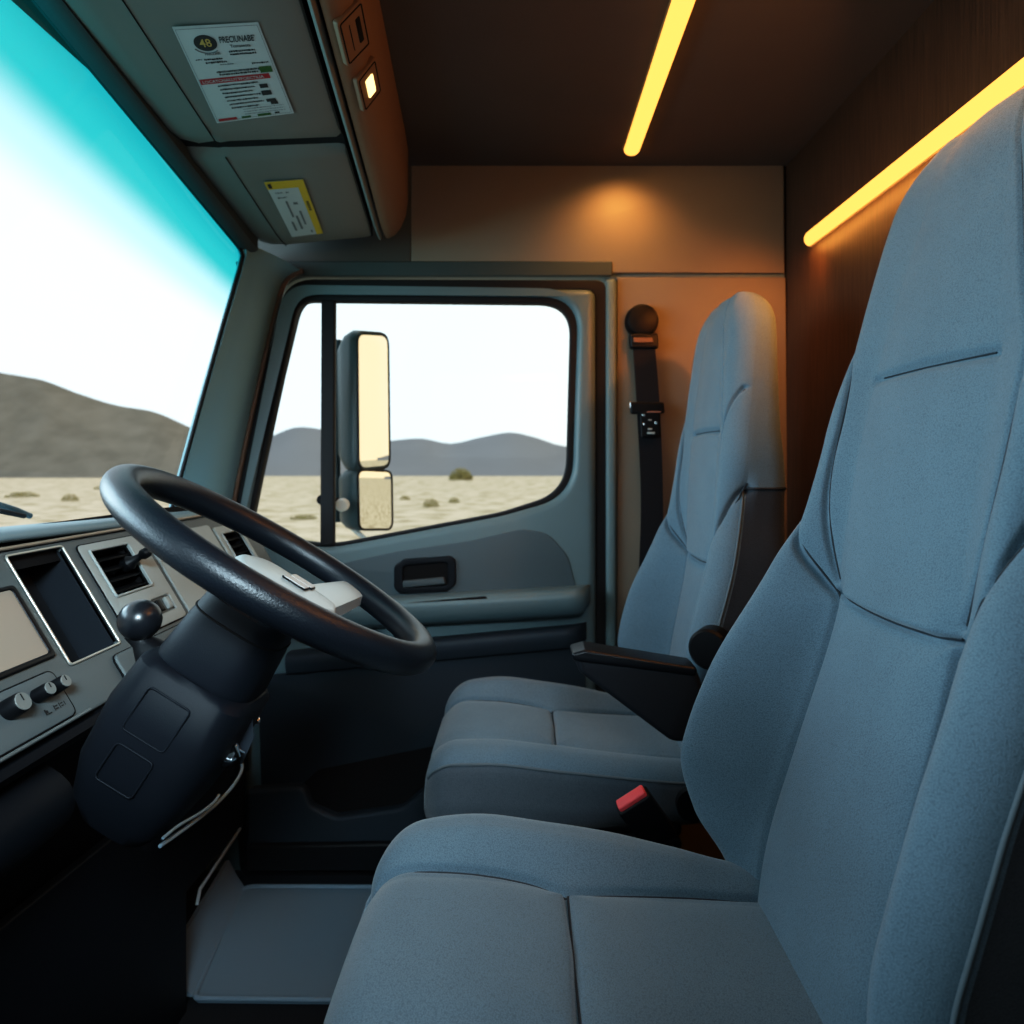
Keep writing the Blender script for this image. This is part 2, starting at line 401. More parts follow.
plate('map_pocket', [rounded(pxs([(246, 790), (304, 786), (311, 806), (336, 817), (402, 808), (428, 786), (520, 780), (590, 770), (590, 860), (246, 866)], 1.90), [.02, .03, .03, .05, .06, .05, .05, .02, .03, .03])], .04, .012, DOORL, door, wallM(1.895))
plate('sill_step', [rounded(pxs([(246, 846), (600, 840), (600, 872), (246, 872)], 1.88), .01)], .06, .01, BLACK, door, wallM(1.88))

# ------------------------------------------------------------------ dashboard
dash = thing('dashboard', 'grey truck dashboard with vents, screen and storage pocket under the windscreen', 'dashboard', (-.75, 1.0, .85))
ft = Vector((.517, 0, -.856)); fn = Vector((.856, 0, .517)); fo = Vector((-.78, 0, CZ-.115))
FM = Matrix(((0, -ft.x, fn.x, fo.x), (1, 0, 0, 0), (0, -ft.z, fn.z, fo.z), (0, 0, 0, 1)))
def fp(Y, t, h=0): return Vector((fo.x+ft.x*t+fn.x*h, Y, fo.z+ft.z*t+fn.z*h))
def fr(y0, y1, t0, t1, r=.006): return rounded([(y0, -t1), (y1, -t1), (y1, -t0), (y0, -t0)], r)
def fM(h): return FM @ Matrix.Translation((0, 0, h))
def recess(name, y0, y1, t0, t1, d, m, parent):
    V = [fp(y, t, h) for h in (0, -d) for (y, t) in ((y0, t0), (y1, t0), (y1, t1), (y0, t1))]
    return mobj(name, V, [(4, 5, 6, 7), (0, 1, 5, 4), (1, 2, 6, 5), (2, 3, 7, 6), (3, 0, 4, 7)], m, parent, smooth=False)
# padded top
prof = [(-1.11, -.165), (-1.0, -.142), (-.9, -.116), (-.85, -.105), (-.81, -.1005), (-.79, -.1015), (-.776, -.106), (-.770, -.114), (-.774, -.121), (-.785, -.123), (-.80, -.123), (-.83, -.16), (-1.11, -.2)]
secs = []
for k in range(24):
    Y = .1+1.78*k/23; q = (Y-.95)/.9
    secs.append([(a-.02*max(0, q)**2*0, Y, CZ+b-.022*max(0, (Y-1.0)/.85)) for a, b in prof])
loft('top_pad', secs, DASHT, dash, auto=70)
mobj('shadow_gap', [fp(.1, -.02, -.012), fp(1.86, -.02, -.012), fp(1.86, .05, -.012), fp(.1, .05, -.012)], [(0, 1, 2, 3)], VOID, dash)  # black sheet that draws the shade under the pad's overhang
PK = (1.005, 1.128, .03, .217); V1 = (1.178, 1.292, .05, .142); V2 = (1.665, 1.765, .075, .165)
plate('face_panel', [fr(.1, 1.86, .022, .291, .006), fr(*PK, .006), fr(*V1, .004), fr(*V2, .004)], .012, .004, DASHG, dash, fM(0))
tube('chrome_strip', [fp(.1, .0185, .002), fp(1.86, .0185, .002)], .003, mat('strip', (.36, .31, .25), .4, metal=.3), dash)
def rim(name, y0, y1, t0, t1, r, rad, m, parent, h=.001):
    return tube(name, [FM @ Vector((a, b, h)) for a, b in fr(y0, y1, t0, t1, r)], rad, m, parent, n=8, closed=True)
pk = recess('storage_pocket', *PK, .07, mat('pocket_lining', (.02, .024, .03), .5), dash)
rim('pocket_rim', *PK, .006, .0022, TRIML, pk)
# centre bezel: lighter raised panel holding the vent and a rocker
plate('vent_bezel', [fr(1.155, 1.345, .036, .222, .012), fr(*V1, .004), fr(1.262, 1.325, .168, .200, .003)], .006, .002, DASHL, dash, fM(.004))
rim('bezel_seam', 1.155, 1.345, .036, .222, .012, .0016, VOID, dash, .002)
plate('side_panel', [fr(1.36, 1.63, .045, .25, .01)], .006, .002, DASHL, dash, fM(.004))
plate('vent_surround', [fr(1.645, 1.785, .055, .19, .006), fr(*V2, .004)], .006, .002, DASHL, dash, fM(.004))
def vent(Yt):
    y0, y1, t0, t1 = Yt
    v = recess('air_vent', y0, y1, t0, t1, .05, VOID, dash)
    rim('vent_frame', y0, y1, t0, t1, .004, .0026, DASHL, v, .005)
    for k in range(4):
        t = t0+(t1-t0)*(k+.7)/4.4
        V, Fc = [], []
        bm = bmesh.new(); bmesh.ops.create_cube(bm, size=1)
        for q in bm.verts: q.co = Vector((q.co.x*(y1-y0-.004), q.co.y*.0035, q.co.z*.022))
        from_bm('vent_slat', bm, BLACK, v, 30, Matrix.Translation(fp((y0+y1)/2, t, -.012)) @ FM.to_3x3().to_4x4() @ Matrix.Rotation(.5, 4, 'X'))
    return v
va = vent(V1); vent(V2)
# adjuster knob that stands out of the near vent
lathe('vent_adjuster', [(0, -.01), (.012, -.01), (.014, .004), (.008, .012), (.006, .026), (.010, .032), (.010, .042), (.006, .047), (0, .047)], BLACK, va, frame(fp(1.268, .088, 0), fn), 24)
rs = recess('rocker_switch', 1.262, 1.325, .168, .200, .012, VOID, dash)
for k in range(2): box('rocker', fp(1.279+.03*k, .184, -.001), (.014, .024, .016), DASHL if k else BLACK, rs, .003, M=FM.to_3x3().to_4x4())
# screen
plate('screen_frame', [fr(.70, .988, .076, .197, .008), fr(.71, .978, .083, .188, .005)], .008, .003, BLACK, dash, fM(.005))
scn = plate('screen', [fr(.708, .980, .081, .190, .004)], .003, .0005, SCREEN, dash, fM(.003))
# knob panel
plate('knob_panel', [fr(.70, .966, .212, .283, .012)], .006, .002, mat('knob_panel_grey', (.12, .14, .145), .5, bump=.2, bscale=700), dash, fM(.003))
rim('knob_panel_seam', .70, .966, .212, .283, .012, .0017, VOID, dash, .001)
for (Y, r_) in ((.868, .0135), (.918, .0098), (.949, .0098)):
    kb = lathe('knob', [(0, 0), (r_*1.06, 0), (r_*1.05, .004), (r_, .019), (r_*.9, .0215)], BLACK, dash, frame(fp(Y, .237, .003), fn), 28)
    lathe('knob_cap', [(r_*.92, .021), (r_*.86, .0225), (0, .0225)], KNOBCAP, kb, frame(fp(Y, .237, .003), fn), 28)
    box('pointer', fp(Y, .237-r_*.4, .0262), (.0012, r_*.7, .0006), BLACK, kb, 0, M=FM.to_3x3().to_4x4())
# small symbols pressed below the knobs: an arrow and a row of strokes
bm = bmesh.new()
def sq(bm, y, t, w, h, M=None, z=0):
    vs = [bm.verts.new(M @ Vector((y+a*w/2, -t+b*h/2, z))) for a, b in ((-1, -1), (1, -1), (1, 1), (-1, 1))]; bm.faces.new(vs)
for i, (y, t, w, h) in enumerate([(.915, .262, .003, .008), (.918, .262, .003, .004), (.921, .2655, .008, .0015), (.932, .262, .0015, .008), (.936, .260, .006, .0015), (.936, .264, .006, .0015), (.9425, .262, .0015, .008), (.947, .260, .005, .0015), (.947, .264, .005, .0015), (.9525, .262, .0015, .006)]):
    sq(bm, y, t, w, h, fM(.0045))
from_bm('knob_symbols', bm, INK, dash)
tube('lower_strip', [fp(.5, .288, .006), fp(.985, .288, .006)], .0028, mat('dim_strip', (.2, .22, .22), .35, metal=.4), dash)
plate('lower_drawer', [fr(1.09, 1.36, .232, .285, .012)], .012, .004, DASHG, dash, fM(.008))
rim('drawer_seam', 1.09, 1.36, .232, .285, .012, .0018, VOID, dash, .002)
# underside and knee bolster
secs = []
for k in range(12):
    Y = .1+1.76*k/11
    secs.append([(-.628, Y, CZ-.372), (-.622, Y, CZ-.382), (-.632, Y, CZ-.396), (-.70, Y, CZ-.43), (-.95, Y, CZ-.5), (-.95, Y, CZ-.40), (-.68, Y, CZ-.36)])
loft('underside', secs, DARK, dash)
secs = []
for k in range(22):
    Y = .1+.87*k/21; s = min(1, (.97-Y)/.06); s = math.sqrt(max(0, 1-(1-s)**2))*.96+.04
    secs.append([(-.70+.095*s*math.cos(a), Y, CZ-.462+.062*s*math.sin(a)) for a in [2*PI*j/28 for j in range(28)]])
loft('knee_bolster', secs, DARK, dash)
# lower panel with the footwell opening
def YZ(X): return Matrix(((0, 0, 1, X), (1, 0, 0, 0), (0, 1, 0, 0), (0, 0, 0, 1)))
XL = -.735
plate('kick_panel', [[(.1, .0), (1.49, .0), (1.49, CZ-.94), (1.795, CZ-.955), (1.795, CZ-.80), (1.62, CZ-.735), (1.3, CZ-.68), (.1, CZ-.60)]], .02, .005, DARK, dash, YZ(XL))
plate('upper_kick_panel', [[(.1, CZ-.70), (1.9, CZ-.86), (1.9, CZ-.40), (.1, CZ-.40)]], .012, .003, BLACK, dash, YZ(XL-.03))
def on_x(px, py, X): Y = X*F/(px-VX); return P(px, py, Y)
box('opening_back', (-.93, 1.7, .25), (.02, .5, .5), VOID, dash, 0)
tube('opening_trim', [on_x(197, 905, XL+.004), on_x(200, 889, XL+.004), on_x(240, 829, XL+.004)], .004, mat('trim_grey', (.25, .28, .3), .35), dash)
tube('chrome_trim', smooth_pts([on_x(160, 846, XL+.012), on_x(190, 825, XL+.012), on_x(215, 805, XL+.012), on_x(232, 787, XL+.012), on_x(241, 772, XL+.012), on_x(242, 764, XL+.012)], 30), .0042, BRIGHT, dash)
tube('chrome_trim', smooth_pts([on_x(163, 838, XL+.02), on_x(178, 826, XL+.02), on_x(200, 813, XL+.02), on_x(214, 802, XL+.02), on_x(219, 795, XL+.02)], 24), .0032, BRIGHT, dash)

# ------------------------------------------------------------------ steering column, wheel
n_ = Vector((.5235, .1399, .8405)); Cw = Vector((-.3231, .9124, CZ-.1425)); Rw = .2185
u_ = (Vector((0, 1, 0))-n_*n_.y).normalized()        # across the cab
v_ = u_.cross(n_)                                       # towards the driver, down the slope
if v_.x < 0: v_ = -v_
def W(a, b, h): return Cw+u_*a+v_*b+n_*h
WM = Matrix(((v_.x, u_.x, n_.x, Cw.x), (v_.y, u_.y, n_.y, Cw.y), (v_.z, u_.z, n_.z, Cw.z), (0, 0, 0, 1)))  # local x: to driver, y: across, z: up axis
rim_r = .0205
wheel = thing('steering_wheel', 'black leather steering wheel with silver grey hub in front of the near seat', 'steering wheel', Cw)
tube('rim', [W(Rw*math.sin(a), Rw*math.cos(a), 0) for a in [2*PI*k/120 for k in range(120)]], rim_r, LEATHER, wheel, 28, True)
# hub cushion: rounded pad
def pad(name, outline, z0, z1, r, m, parent, dome=.0, M=WM):
    c = Vector((sum(p[0] for p in outline)/len(outline), sum(p[1] for p in outline)/len(outline)))
    secs = []
    def ring(k, z): return [M @ Vector((*(c+(Vector(p).to_2d()-c)*k), z)) for p in outline]
    secs.append(ring(.9, z0)); secs.append(ring(1, z0+r*.5))
    for j in range(7):
        a = PI/2*j/6
        secs.append(ring(1-(1-math.cos(a))*.16, z1-r+r*math.sin(a)))
    for k in (.6, .3, .05): secs.append(ring(k*.84, z1+dome*(1-k*k)))
    return loft(name, secs, m, parent, auto=50)
hub = pad('hub', rounded([(-.045, -.052), (.082, -.045), (.098, .01), (.085, .068), (-.045, .078), (-.065, .01)], .03), -.042, -.012, .022, SILVER, wheel, .004)
for sgn in (-1, 1):
    s_out = []
    for k in range(9):
        t = k/8; a = sgn*(.045+(.205-.045)*t); wv = .034-.010*t; ce = .055+.022*t; h = -.026+.02*t; th = .014-.004*t
        s_out.append([W(a, ce+wv*cx, h+th*cz) for cx, cz in ((-1, -.6), (-.85, .8), (-.5, 1), (.5, 1), (.85, .8), (1, -.6), (.6, -1), (-.6, -1))])
    loft('spoke', s_out, SILVER, wheel, auto=50)
for (a, b, w_, h_) in ((.0, .0, .026, .034), (.030, .002, .026, .034)):
    plate('hub_button', [rounded([(b-h_/2, a-w_/2), (b+h_/2, a-w_/2), (b+h_/2, a+w_/2), (b-h_/2, a+w_/2)], .005)], .004, .0012, mat('button_grey', (.5, .5, .48), .4), hub, WM @ Matrix.Translation((.026, 0, -.0045)))
    tube('button_gap', [WM @ Vector((p.x+.026, p.y, -.0068)) for p in rounded([(b-h_/2, a-w_/2), (b+h_/2, a-w_/2), (b+h_/2, a+w_/2), (b-h_/2, a+w_/2)], .005)], .0012, VOID, hub, 6, True)
lathe('hub_boss', [(.050, -.12), (.052, -.06), (.050, -.045), (.04, -.03)], BLACK, wheel, WM, 36)

colm = thing('steering_column', 'dark plastic steering column shroud with ball lever and ignition key', 'steering column', W(0, 0, -.3))
def cring(h, wx, wy, ox=0, oy=0, e=3.2, n=40):
    out = []
    for k in range(n):
        a = 2*PI*k/n; c, s = math.cos(a), math.sin(a)
        out.append(WM @ Vector((ox+wx*math.copysign(abs(c)**(2/e), c), oy+wy*math.copysign(abs(s)**(2/e), s), h)))
    return out
tube('collar_seam', cring(-.085, .0612, .0645), .0014, VOID, colm, 6, True)
loft('column_collar', [cring(-.055, .052, .055), cring(-.062, .058, .062), cring(-.10, .063, .066), cring(-.150, .068, .070), cring(-.158, .066, .068), cring(-.160, .05, .05)], DARK, colm, auto=30)
loft('column_shroud', [cring(-.153, .05, .05), cring(-.156, .069, .072, .0, 0, 4), cring(-.165, .076, .08, .0, 0, 4.5), cring(-.22, .080, .084, .0, 0, 4.5), cring(-.29, .074, .080, .002, 0, 4.5), cring(-.335, .062, .070, .006, 0, 4), cring(-.358, .045, .055, .01, 0, 3.5), cring(-.364, .03, .03, .01, 0, 3)], DARK, colm, auto=40)
# raised panels moulded on the near side of the shroud (local y negative)
SM = WM @ Matrix.Translation((0, -.1035, -.25)) @ Matrix(((1, 0, 0, 0), (0, 0, -1, 0), (0, 1, 0, 0), (0, 0, 0, 1)))
SM = WM @ Matrix(((1, 0, 0, 0), (0, 0, 1, -.1015), (0, 1, 0, 0), (0, 0, 0, 1)))
def side_patch(name, x0, x1, h0, h1):
    lp = rounded([(x0, h0), (x1, h0), (x1, h1), (x0, h1)], .006)
    return tube(name, [WM @ Vector((p.x, -.0832, p.y)) for p in lp], .0013, DARK, colm, 8, True)
side_patch('shroud_panel_seam', -.035, .022, -.235, -.18)
side_patch('shroud_lower_seam', -.03, .02, -.295, -.25)
# ball lever
lb = P(172, 656, .90); lt = P(140, 620, .895)
d = (lt-lb).normalized()
lv = lathe('ball_lever', [(.030, -.03), (.028, 0), (.016, .026), (.012, .034), (.012, .05)], BLACK, colm, frame(lb+Vector((-.018, 0, -.006)), d), 28)
lathe('ball_knob', [(0, -.0265)]+[(.0265*math.sin(a), -.0265*math.cos(a)) for a in [PI*k/18 for k in range(1, 18)]]+[(0, .0265)], mat('ball_black', (.012, .014, .018), .28, spec=.6), lv, Matrix.Translation(P(140, 620, .895)), 32)
tube('lever_gaiter_rim', [frame(lb+Vector((-.018, 0, -.006)), d) @ Vector((.0305*math.cos(a), .0305*math.sin(a), -.012)) for a in [2*PI*k/32 for k in range(32)]], .0025, DASHG, lv, 8, True)
# ignition barrel and key, stalk tip
kb = P(228, 752, .86)
kbo = lathe('ignition_barrel', [(.0, -.05), (.0165, -.05), (.0165, 0), (.013, .004), (0, .004)], BLACK, colm, frame(kb, Vector((.75, -.55, .3))), 28)
KM = frame(kb, Vector((.75, -.55, .3)))
lathe('key_ring', [(.0125, .002), (.0125, .006), (.010, .008), (.008, .006), (.0, .006)], CHROME, kbo, KM, 28)
box('ignition_key', KM @ Vector((0, 0, .014)), (.004, .016, .02), CHROME, kbo, .0015, M=KM.to_3x3().to_4x4())
box('ignition_key', KM @ Vector((.006, -.004, .012)), (.003, .012, .016), CHROME, kbo, .001, M=KM.to_3x3().to_4x4() @ Matrix.Rotation(.6, 4, 'Z'))
sk = tube('column_stalk', smooth_pts([P(228, 700, .90), P(240, 696, .90), P(250, 690, .90), P(255, 684, .905)], 16), .006, BLACK, colm)
tube('stalk_tip', smooth_pts([P(241, 701, .89), P(248, 700, .89), P(252, 694, .89), P(247, 690, .89)], 20, True), .0016, CHROME, sk, 8, True)
tube('stalk_tip', [P(252, 692, .89), P(257, 685, .89)], .002, CHROME, sk, 8)
lathe('tilt_knob', [(0, 0), (.004, 0), (.0045, .003), (.003, .006), (0, .006)], CHROME, colm, frame(P(258, 720, .93), (0, -1, 0), (1, 0, 0)), 16)
loft('column_cover', [[P(236+dx, 718+dy, Y) for dx, dy in ((0, 0), (16, -8), (18, 20), (6, 46), (-4, 40))] for Y in (.885, .93)], mat('bracket', (.03, .036, .045), .45), colm)

# ------------------------------------------------------------------ overhead console
con = thing('overhead_console', 'grey overhead console with flap doors above the windscreen', 'overhead console', (-.45, 1.3, CZ+.7))
def cl(p0, p1, t):        # feature line through two image points at depths 1.05 and 1.85
    return P(*p0, 1.05).lerp(P(*p1, 1.84), t)
lines = {'b': ((62, 0), (258, 247)), 'c': ((125, 0), (285, 250)), 'd': ((300, 0), (377, 240))}
def con_sec(t, k=1.):
    b = cl((56, 0), (252, 242), t); c = cl((123, 0), (284, 246), t); d = cl((300, 0), (373, 238), t)
    Y = b.y
    d2 = d+Vector((.012, 0, .004)); e1 = d+Vector((.055, 0, .05)); e2 = d+Vector((.085, 0, .11)); top = Vector((d.x+.09, Y, ZC))
    return b, c, d, d2, e1, e2, top
ts = [-.95+1.90*k/30 for k in range(31)]
def shrink(ps, t):
    if t < .88: return ps
    q = (t-.88)/.17; s = 1-.05*q*q
    b = sum(ps, Vector())/len(ps)
    up = Vector((b.x, b.y, ZC))
    return [Vector((up.x+(p.x-up.x)*(1-.04*q*q), p.y, up.z+(p.z-up.z)*s)) for p in ps]
secs = []
TS = ts+[.97, 1.0]
body_ts = [-.95+2.0*k/60 for k in range(61)]
for t in body_ts:
    b, c, d, d2, e1, e2, top = con_sec(t)
    off = Vector((0, 0, .012))
    ring = [b+off, b.lerp(c, .5)+off*.8, c+off, c.lerp(d, .5)+off, d+off, Vector((d.x, d.y, ZC-.001)), Vector((b.x-.04, b.y, ZC-.001))]
    secs.append(shrink(ring, t))
loft('console_body', secs, VOID, con, auto=30)
def flap(name, t0, t1, m, c0=0., c1=1.):
    """rounded door between two depths: front facet and bottom facet"""
    N = 22; secs = []
    for k in range(N+1):
        t = t0+(t1-t0)*k/N
        b, c, d = con_sec(t)[:3]
        ed = min(k/1.5, (N-k)/1.5, 1); ed = math.sqrt(max(0, 1-(1-ed)**2))
        z = Vector((0, 0, -.001))
        lift = Vector((0, 0, .014*(1-ed)))
        b2 = b.lerp(c, .06)
        r = [b2+Vector((0, 0, .013)), b2+Vector((.002, 0, .003)), b2.lerp(c, .12), b2.lerp(c, .5)+Vector((0, 0, -.004)), b2.lerp(c, .9), c+Vector((0, 0, -.001)), c.lerp(d, .08), c.lerp(d, .5), c.lerp(d, .94), d+Vector((-.003, 0, .003)), d+Vector((-.001, 0, .014))]
        secs.append(shrink([p+lift for p in r], t))
    o = loft(name, secs, m, con, auto=35)
    # fine crease between the two facets
    tube('flap_crease', [shrink(list(con_sec(t)[:3]), t)[1]+Vector((0, 0, -.0012)) for t in [t0+.02+(t1-t0-.04)*j/10 for j in range(11)]], .0013, VOID, o, 6)
    return o
TSE = .475
flap('flap_door', -.95, TSE-.006, CONS); flap('flap_door', TSE+.006, 1.04, CONS)
# grooved strip and rear face
secs = []; secs2 = []
for t in body_ts:
    b, c, d, d2, e1, e2, top = con_sec(t)
    R = [d+Vector((.008, 0, .016)), d+Vector((.010, 0, .002)), d+Vector((.016, 0, -.001)), d+Vector((.021, 0, .003)), d+Vector((.022, 0, .016))]
    secs.append(shrink(R, t))
    bw = .105
    R2 = [d+Vector((.027, 0, .02)), d+Vector((.028, 0, .006)), d+Vector((.036, 0, .003)), d+Vector((.055, 0, .013)), d+Vector((.072, 0, .035)), d+Vector((.086, 0, .07)), d+Vector((.092, 0, .11)), Vector((d.x+.093, d.y, ZC-.001)), Vector((d.x+.02, d.y, ZC-.001))]
    secs2.append(shrink(R2, t))
loft('groove_strip', secs, CONS, con, auto=60)
# round the far end of the rear face
rf = loft('rear_face', secs2, CONSB, con, auto=60)
# switches on the rear face
def rear_pt(t, s):
    """surface point and normal on the rear face: s 0..1 from lower edge to upper"""
    d = con_sec(t)[2]
    prof = [Vector((.036, 0, .003)), Vector((.055, 0, .013)), Vector((.072, 0, .035)), Vector((.086, 0, .07)), Vector((.092, 0, .11))]
    k = min(3, int(s*4)); f = s*4-k
    return d+prof[k].lerp(prof[k+1], f)
def ray_on_rear(px, py):
    best = None
    for i in range(161):
        t = -.2+1.2*i/160
        for j in range(41):
            q = rear_pt(t, j/40); dx = VX+F*q.x/q.y-px; dy = VY-F*(q.z-CZ)/q.y-py
            e = dx*dx+dy*dy
            if best is None or e < best[0]: best = (e, t, j/40)
    return best[1], best[2]
def switch(name, px, py, wy, wt, lit, label):
    t, s = ray_on_rear(px, py); o = rear_pt(t, s)
    a = (rear_pt(t+.03, s)-rear_pt(t-.03, s)).normalized(); c = (rear_pt(t, min(1, s+.1))-rear_pt(t, max(0, s-.1))).normalized()
    n = a.cross(c).normalized()
    if n.x < 0 or n.z > 0: n = -n if n.z > 0 else n
    M = frame(o, n, a)
    lp = rounded([(-wy/2, -wt/2), (wy/2, -wt/2), (wy/2, wt/2), (-wy/2, wt/2)], .006)
    sm = rounded([(-wy/2+.005, -wt/2+.005), (wy/2-.005, -wt/2+.005), (wy/2-.005, wt/2-.005), (-wy/2+.005, wt/2-.005)], .004)
    o1 = plate(name, [lp], .012, .003, CONSB, con, M @ Matrix.Translation((0, 0, .006)))
    tube('switch_gap', [M @ Vector((p.x, p.y, .006)) for p in sm], .0014, VOID, o1, 6, True)
    if lit:
        plate('lamp', [rounded([(-.023, -.0105), (.023, -.0105), (.023, .0105), (-.023, .0105)], .003)], .003, .0008, LAMP, o1, M @ Matrix.Translation((0, .001, .0085)))
    else:
        sg = 1 if (M @ Vector((0, 1, 0))-M @ Vector((0, 0, 0))).x > 0 else -1
        plate('rocker_slot', [rounded([(-.026, .012*sg-.005), (.026, .012*sg-.005), (.026, .012*sg+.005), (-.026, .012*sg+.005)], .002)], .002, .0006, VOID, o1, M @ Matrix.Translation((0, 0, .0072)))
        tube('rocker_line', [M @ Vector((-.028, -.008*sg, .0064)), M @ Vector((.028, -.008*sg, .0064))], .0008, VOID, o1, 6)
    return o1
switch('rocker_switch', 353, 33, .098, .062, False, '')
switch('rocker_switch', 368, 85, .090, .060, True, '')

# stickers on the flaps
def facet_hit(px, py, tt):
    c0, d0 = con_sec(tt-.15)[1:3]; c1, d1 = con_sec(tt+.15)[1:3]
    n = (d1-c0).cross(d0-c1).normalized(); o = (c0+d0+c1+d1)/4
    if n.z > 0: n = -n
    o = o+n*.0022
    ray = Vector(((px-VX)/F, 1, (VY-py)/F)); eye = Vector((0, 0, CZ))
    return eye+ray*((o-eye).dot(n)/ray.dot(n)), n
def sticker(name, corners, tt, label, m, cat):
    q = [facet_hit(px, py, tt) for px, py in corners]; n = q[0][1]; q = [a for a, _ in q]   # tl tr br bl
    def S(u, v, h=0.):
        return q[0].lerp(q[1], u).lerp(q[3].lerp(q[2], u), v)+n*h
    N = 6
    V = [S(i/N, j/N, .0004) for j in range(N+1) for i in range(N+1)]+[S(i/N, j/N, -.0006) for j in range(N+1) for i in range(N+1)]
    Fc = []
    K = (N+1)**2
    for j in range(N):
        for i in range(N):
            a = j*(N+1)+i; Fc.append((a, a+1, a+N+2, a+N+1)); Fc.append((K+a, K+a+N+1, K+a+N+2, K+a+1))
    o = mobj(name, V, Fc, m, None, smooth=False)
    tag(o, label, cat)
    return o, S
def marks(name, S, rects, m, parent, h=.0009):
    V, Fc = [], []
    for (u0, v0, u1, v1) in rects:
        k = len(V); V += [S(u0, v0, h), S(u1, v0, h), S(u1, v1, h), S(u0, v1, h)]; Fc.append((k, k+1, k+2, k+3))
    return mobj(name, V, Fc, m, parent, smooth=False)
def strokes(u0, u1, v, h, dens=.02, seed=0):
    r = random.Random(seed); out = []; u = u0
    while u < u1:
        w = r.uniform(.4, 1.1)*dens; out.append((u, v+r.uniform(0, .25)*h, min(u+w, u1), v+h*r.uniform(.75, 1)))
        u += w+r.uniform(.15, .4)*dens
    return out
def text_mesh(name, s, S, u0, u1, v0, v1, m, parent, h=.0011, shear=0.):
    cu = bpy.data.curves.new(name, 'FONT'); cu.body = s; cu.fill_mode = 'FRONT'; cu.shear = shear; cu.resolution_u = 2; cu.offset = .012
    tmp = bpy.data.objects.new('tmp', cu); COL.objects.link(tmp)
    dg = bpy.context.evaluated_depsgraph_get(); dg.update()
    me = bpy.data.meshes.new_from_object(tmp.evaluated_get(dg)); bpy.data.objects.remove(tmp)
    xs = [v.co.x for v in me.vertices]; ys = [v.co.y for v in me.vertices]
    x0, x1, y0, y1 = min(xs), max(xs), min(ys), max(ys)
    for v in me.vertices:
        v.co = S(u0+(v.co.x-x0)/(x1-x0)*(u1-u0), v1+(v.co.y-y0)/(y1-y0)*(v0-v1), h)
    me.materials.append(m); me.name = name
    return link(bpy.data.objects.new(name, me), parent)
st, S = sticker('information_sticker', [(172, 27), (258, 22), (294, 113), (217, 123)], .36, 'white printed sticker with red band and round emblem on the overhead flap', PAPER, 'sticker')
marks('border_line', S, [(.02, .02, .98, .024), (.02, .976, .98, .98), (.02, .02, .025, .98), (.975, .02, .98, .98)], GREYINK, st)
def ell(cu, cv, ru, rv, n=28): return [(cu+ru*math.cos(2*PI*k/n), cv+rv*math.sin(2*PI*k/n)) for k in range(n)]
em = mobj('emblem', [S(u, v, .0009) for u, v in ell(.30, .155, .135, .075)], [tuple(range(28))], INK, st, smooth=False)
ring_ = ell(.30, .165, .165, .085)
tube('emblem_arc', [S(u, v, .0009) for u, v in ring_[4:13]], .0008, GREYINK, em, 5)
text_mesh('emblem_letters', '48', S, .23, .37, .115, .19, GOLD, em, .0013)
text_mesh('emblem_caption', 'PRECONS', S, .24, .42, .245, .27, INK, em)
text_mesh('title', 'PRECIUNABE\u2019', S, .47, .90, .105, .165, INK, st, shear=.25)
text_mesh('subtitle', 'Tomasecta', S, .57, .81, .185, .215, INK, st)
rc = strokes(.53, .84, .24, .02, .03, 1)+strokes(.53, .84, .268, .022, .025, 2)
rc += strokes(.10, .17, .30, .012, .03, 3)+strokes(.20, .42, .30, .02, .025, 4)+strokes(.20, .46, .33, .022, .025, 5)+strokes(.36, .52, .365, .01, .03, 6)+strokes(.74, .94, .375, .018, .025, 7)
rc += strokes(.28, .80, .43, .025, .022, 8)+strokes(.30, .78, .46, .022, .03, 9)
for k in range(7): rc += strokes(.22+.008*k, (.72, .66, .62, .70, .64, .70, .62)[k], .575+.043*k, .02, .022, 20+k)
marks('fine_print', S, rc, INK, st)['kind'] = 'stuff'
marks('faint_print', S, sum([strokes(.4, .92, .868+.03*k, .01, .03, 40+k) for k in range(3)], []), GREYINK, st)
for nm, m_, rects in (('red_band', RED, [(.03, .50, .89, .555)]), ('red_box', RED, [(.04, .952, .28, .985)]), ('green_box', GREEN, [(.80, .425, .95, .49), (.34, .955, .46, .98), (.55, .95, .72, .98)]),
                     ('pictogram', INK, [(.72, .61, .82, .655), (.71, .685, .83, .74), (.73, .785, .85, .82), (.77, .82, .86, .855), (.77, .95, .83, .97)])):
    for rc_ in rects: marks(nm, S, [rc_], m_, st)
text_mesh('band_lettering', 'LOCATCNALUTTFOECTILIA', S, .06, .82, .513, .543, PAPER, st, .0014)
st2, S2 = sticker('warning_sticker', [(264, 182), (303, 179), (323, 233), (292, 237)], .80, 'small white sticker with yellow border on the rounded far flap', PAPER, 'sticker')
marks('yellow_border', S2, [(0, 0, 1, .12), (.80, .12, 1, 1)], YEL, st2)
marks('mark', S2, [(.05, .03, .14, .10)], INK, st2, .0013)
marks('yellow_lettering', S2, [(.86, .36+.035*k, .93, .385+.035*k) for k in range(5)], INK, st2, .0013)
marks('fine_print', S2, strokes(.15, .36, .17, .03, .06, 60)+strokes(.42, .5, .17, .03, .06, 61)+strokes(.15, .4, .25, .03, .06, 62)+[(.30, .33, .36, .62), (.40, .60, .47, .86), (.50, .36, .62, .40), (.56, .52, .62, .78), (.2, .70, .27, .88), (.66, .9, .72, .95)], GREYINK, st2)

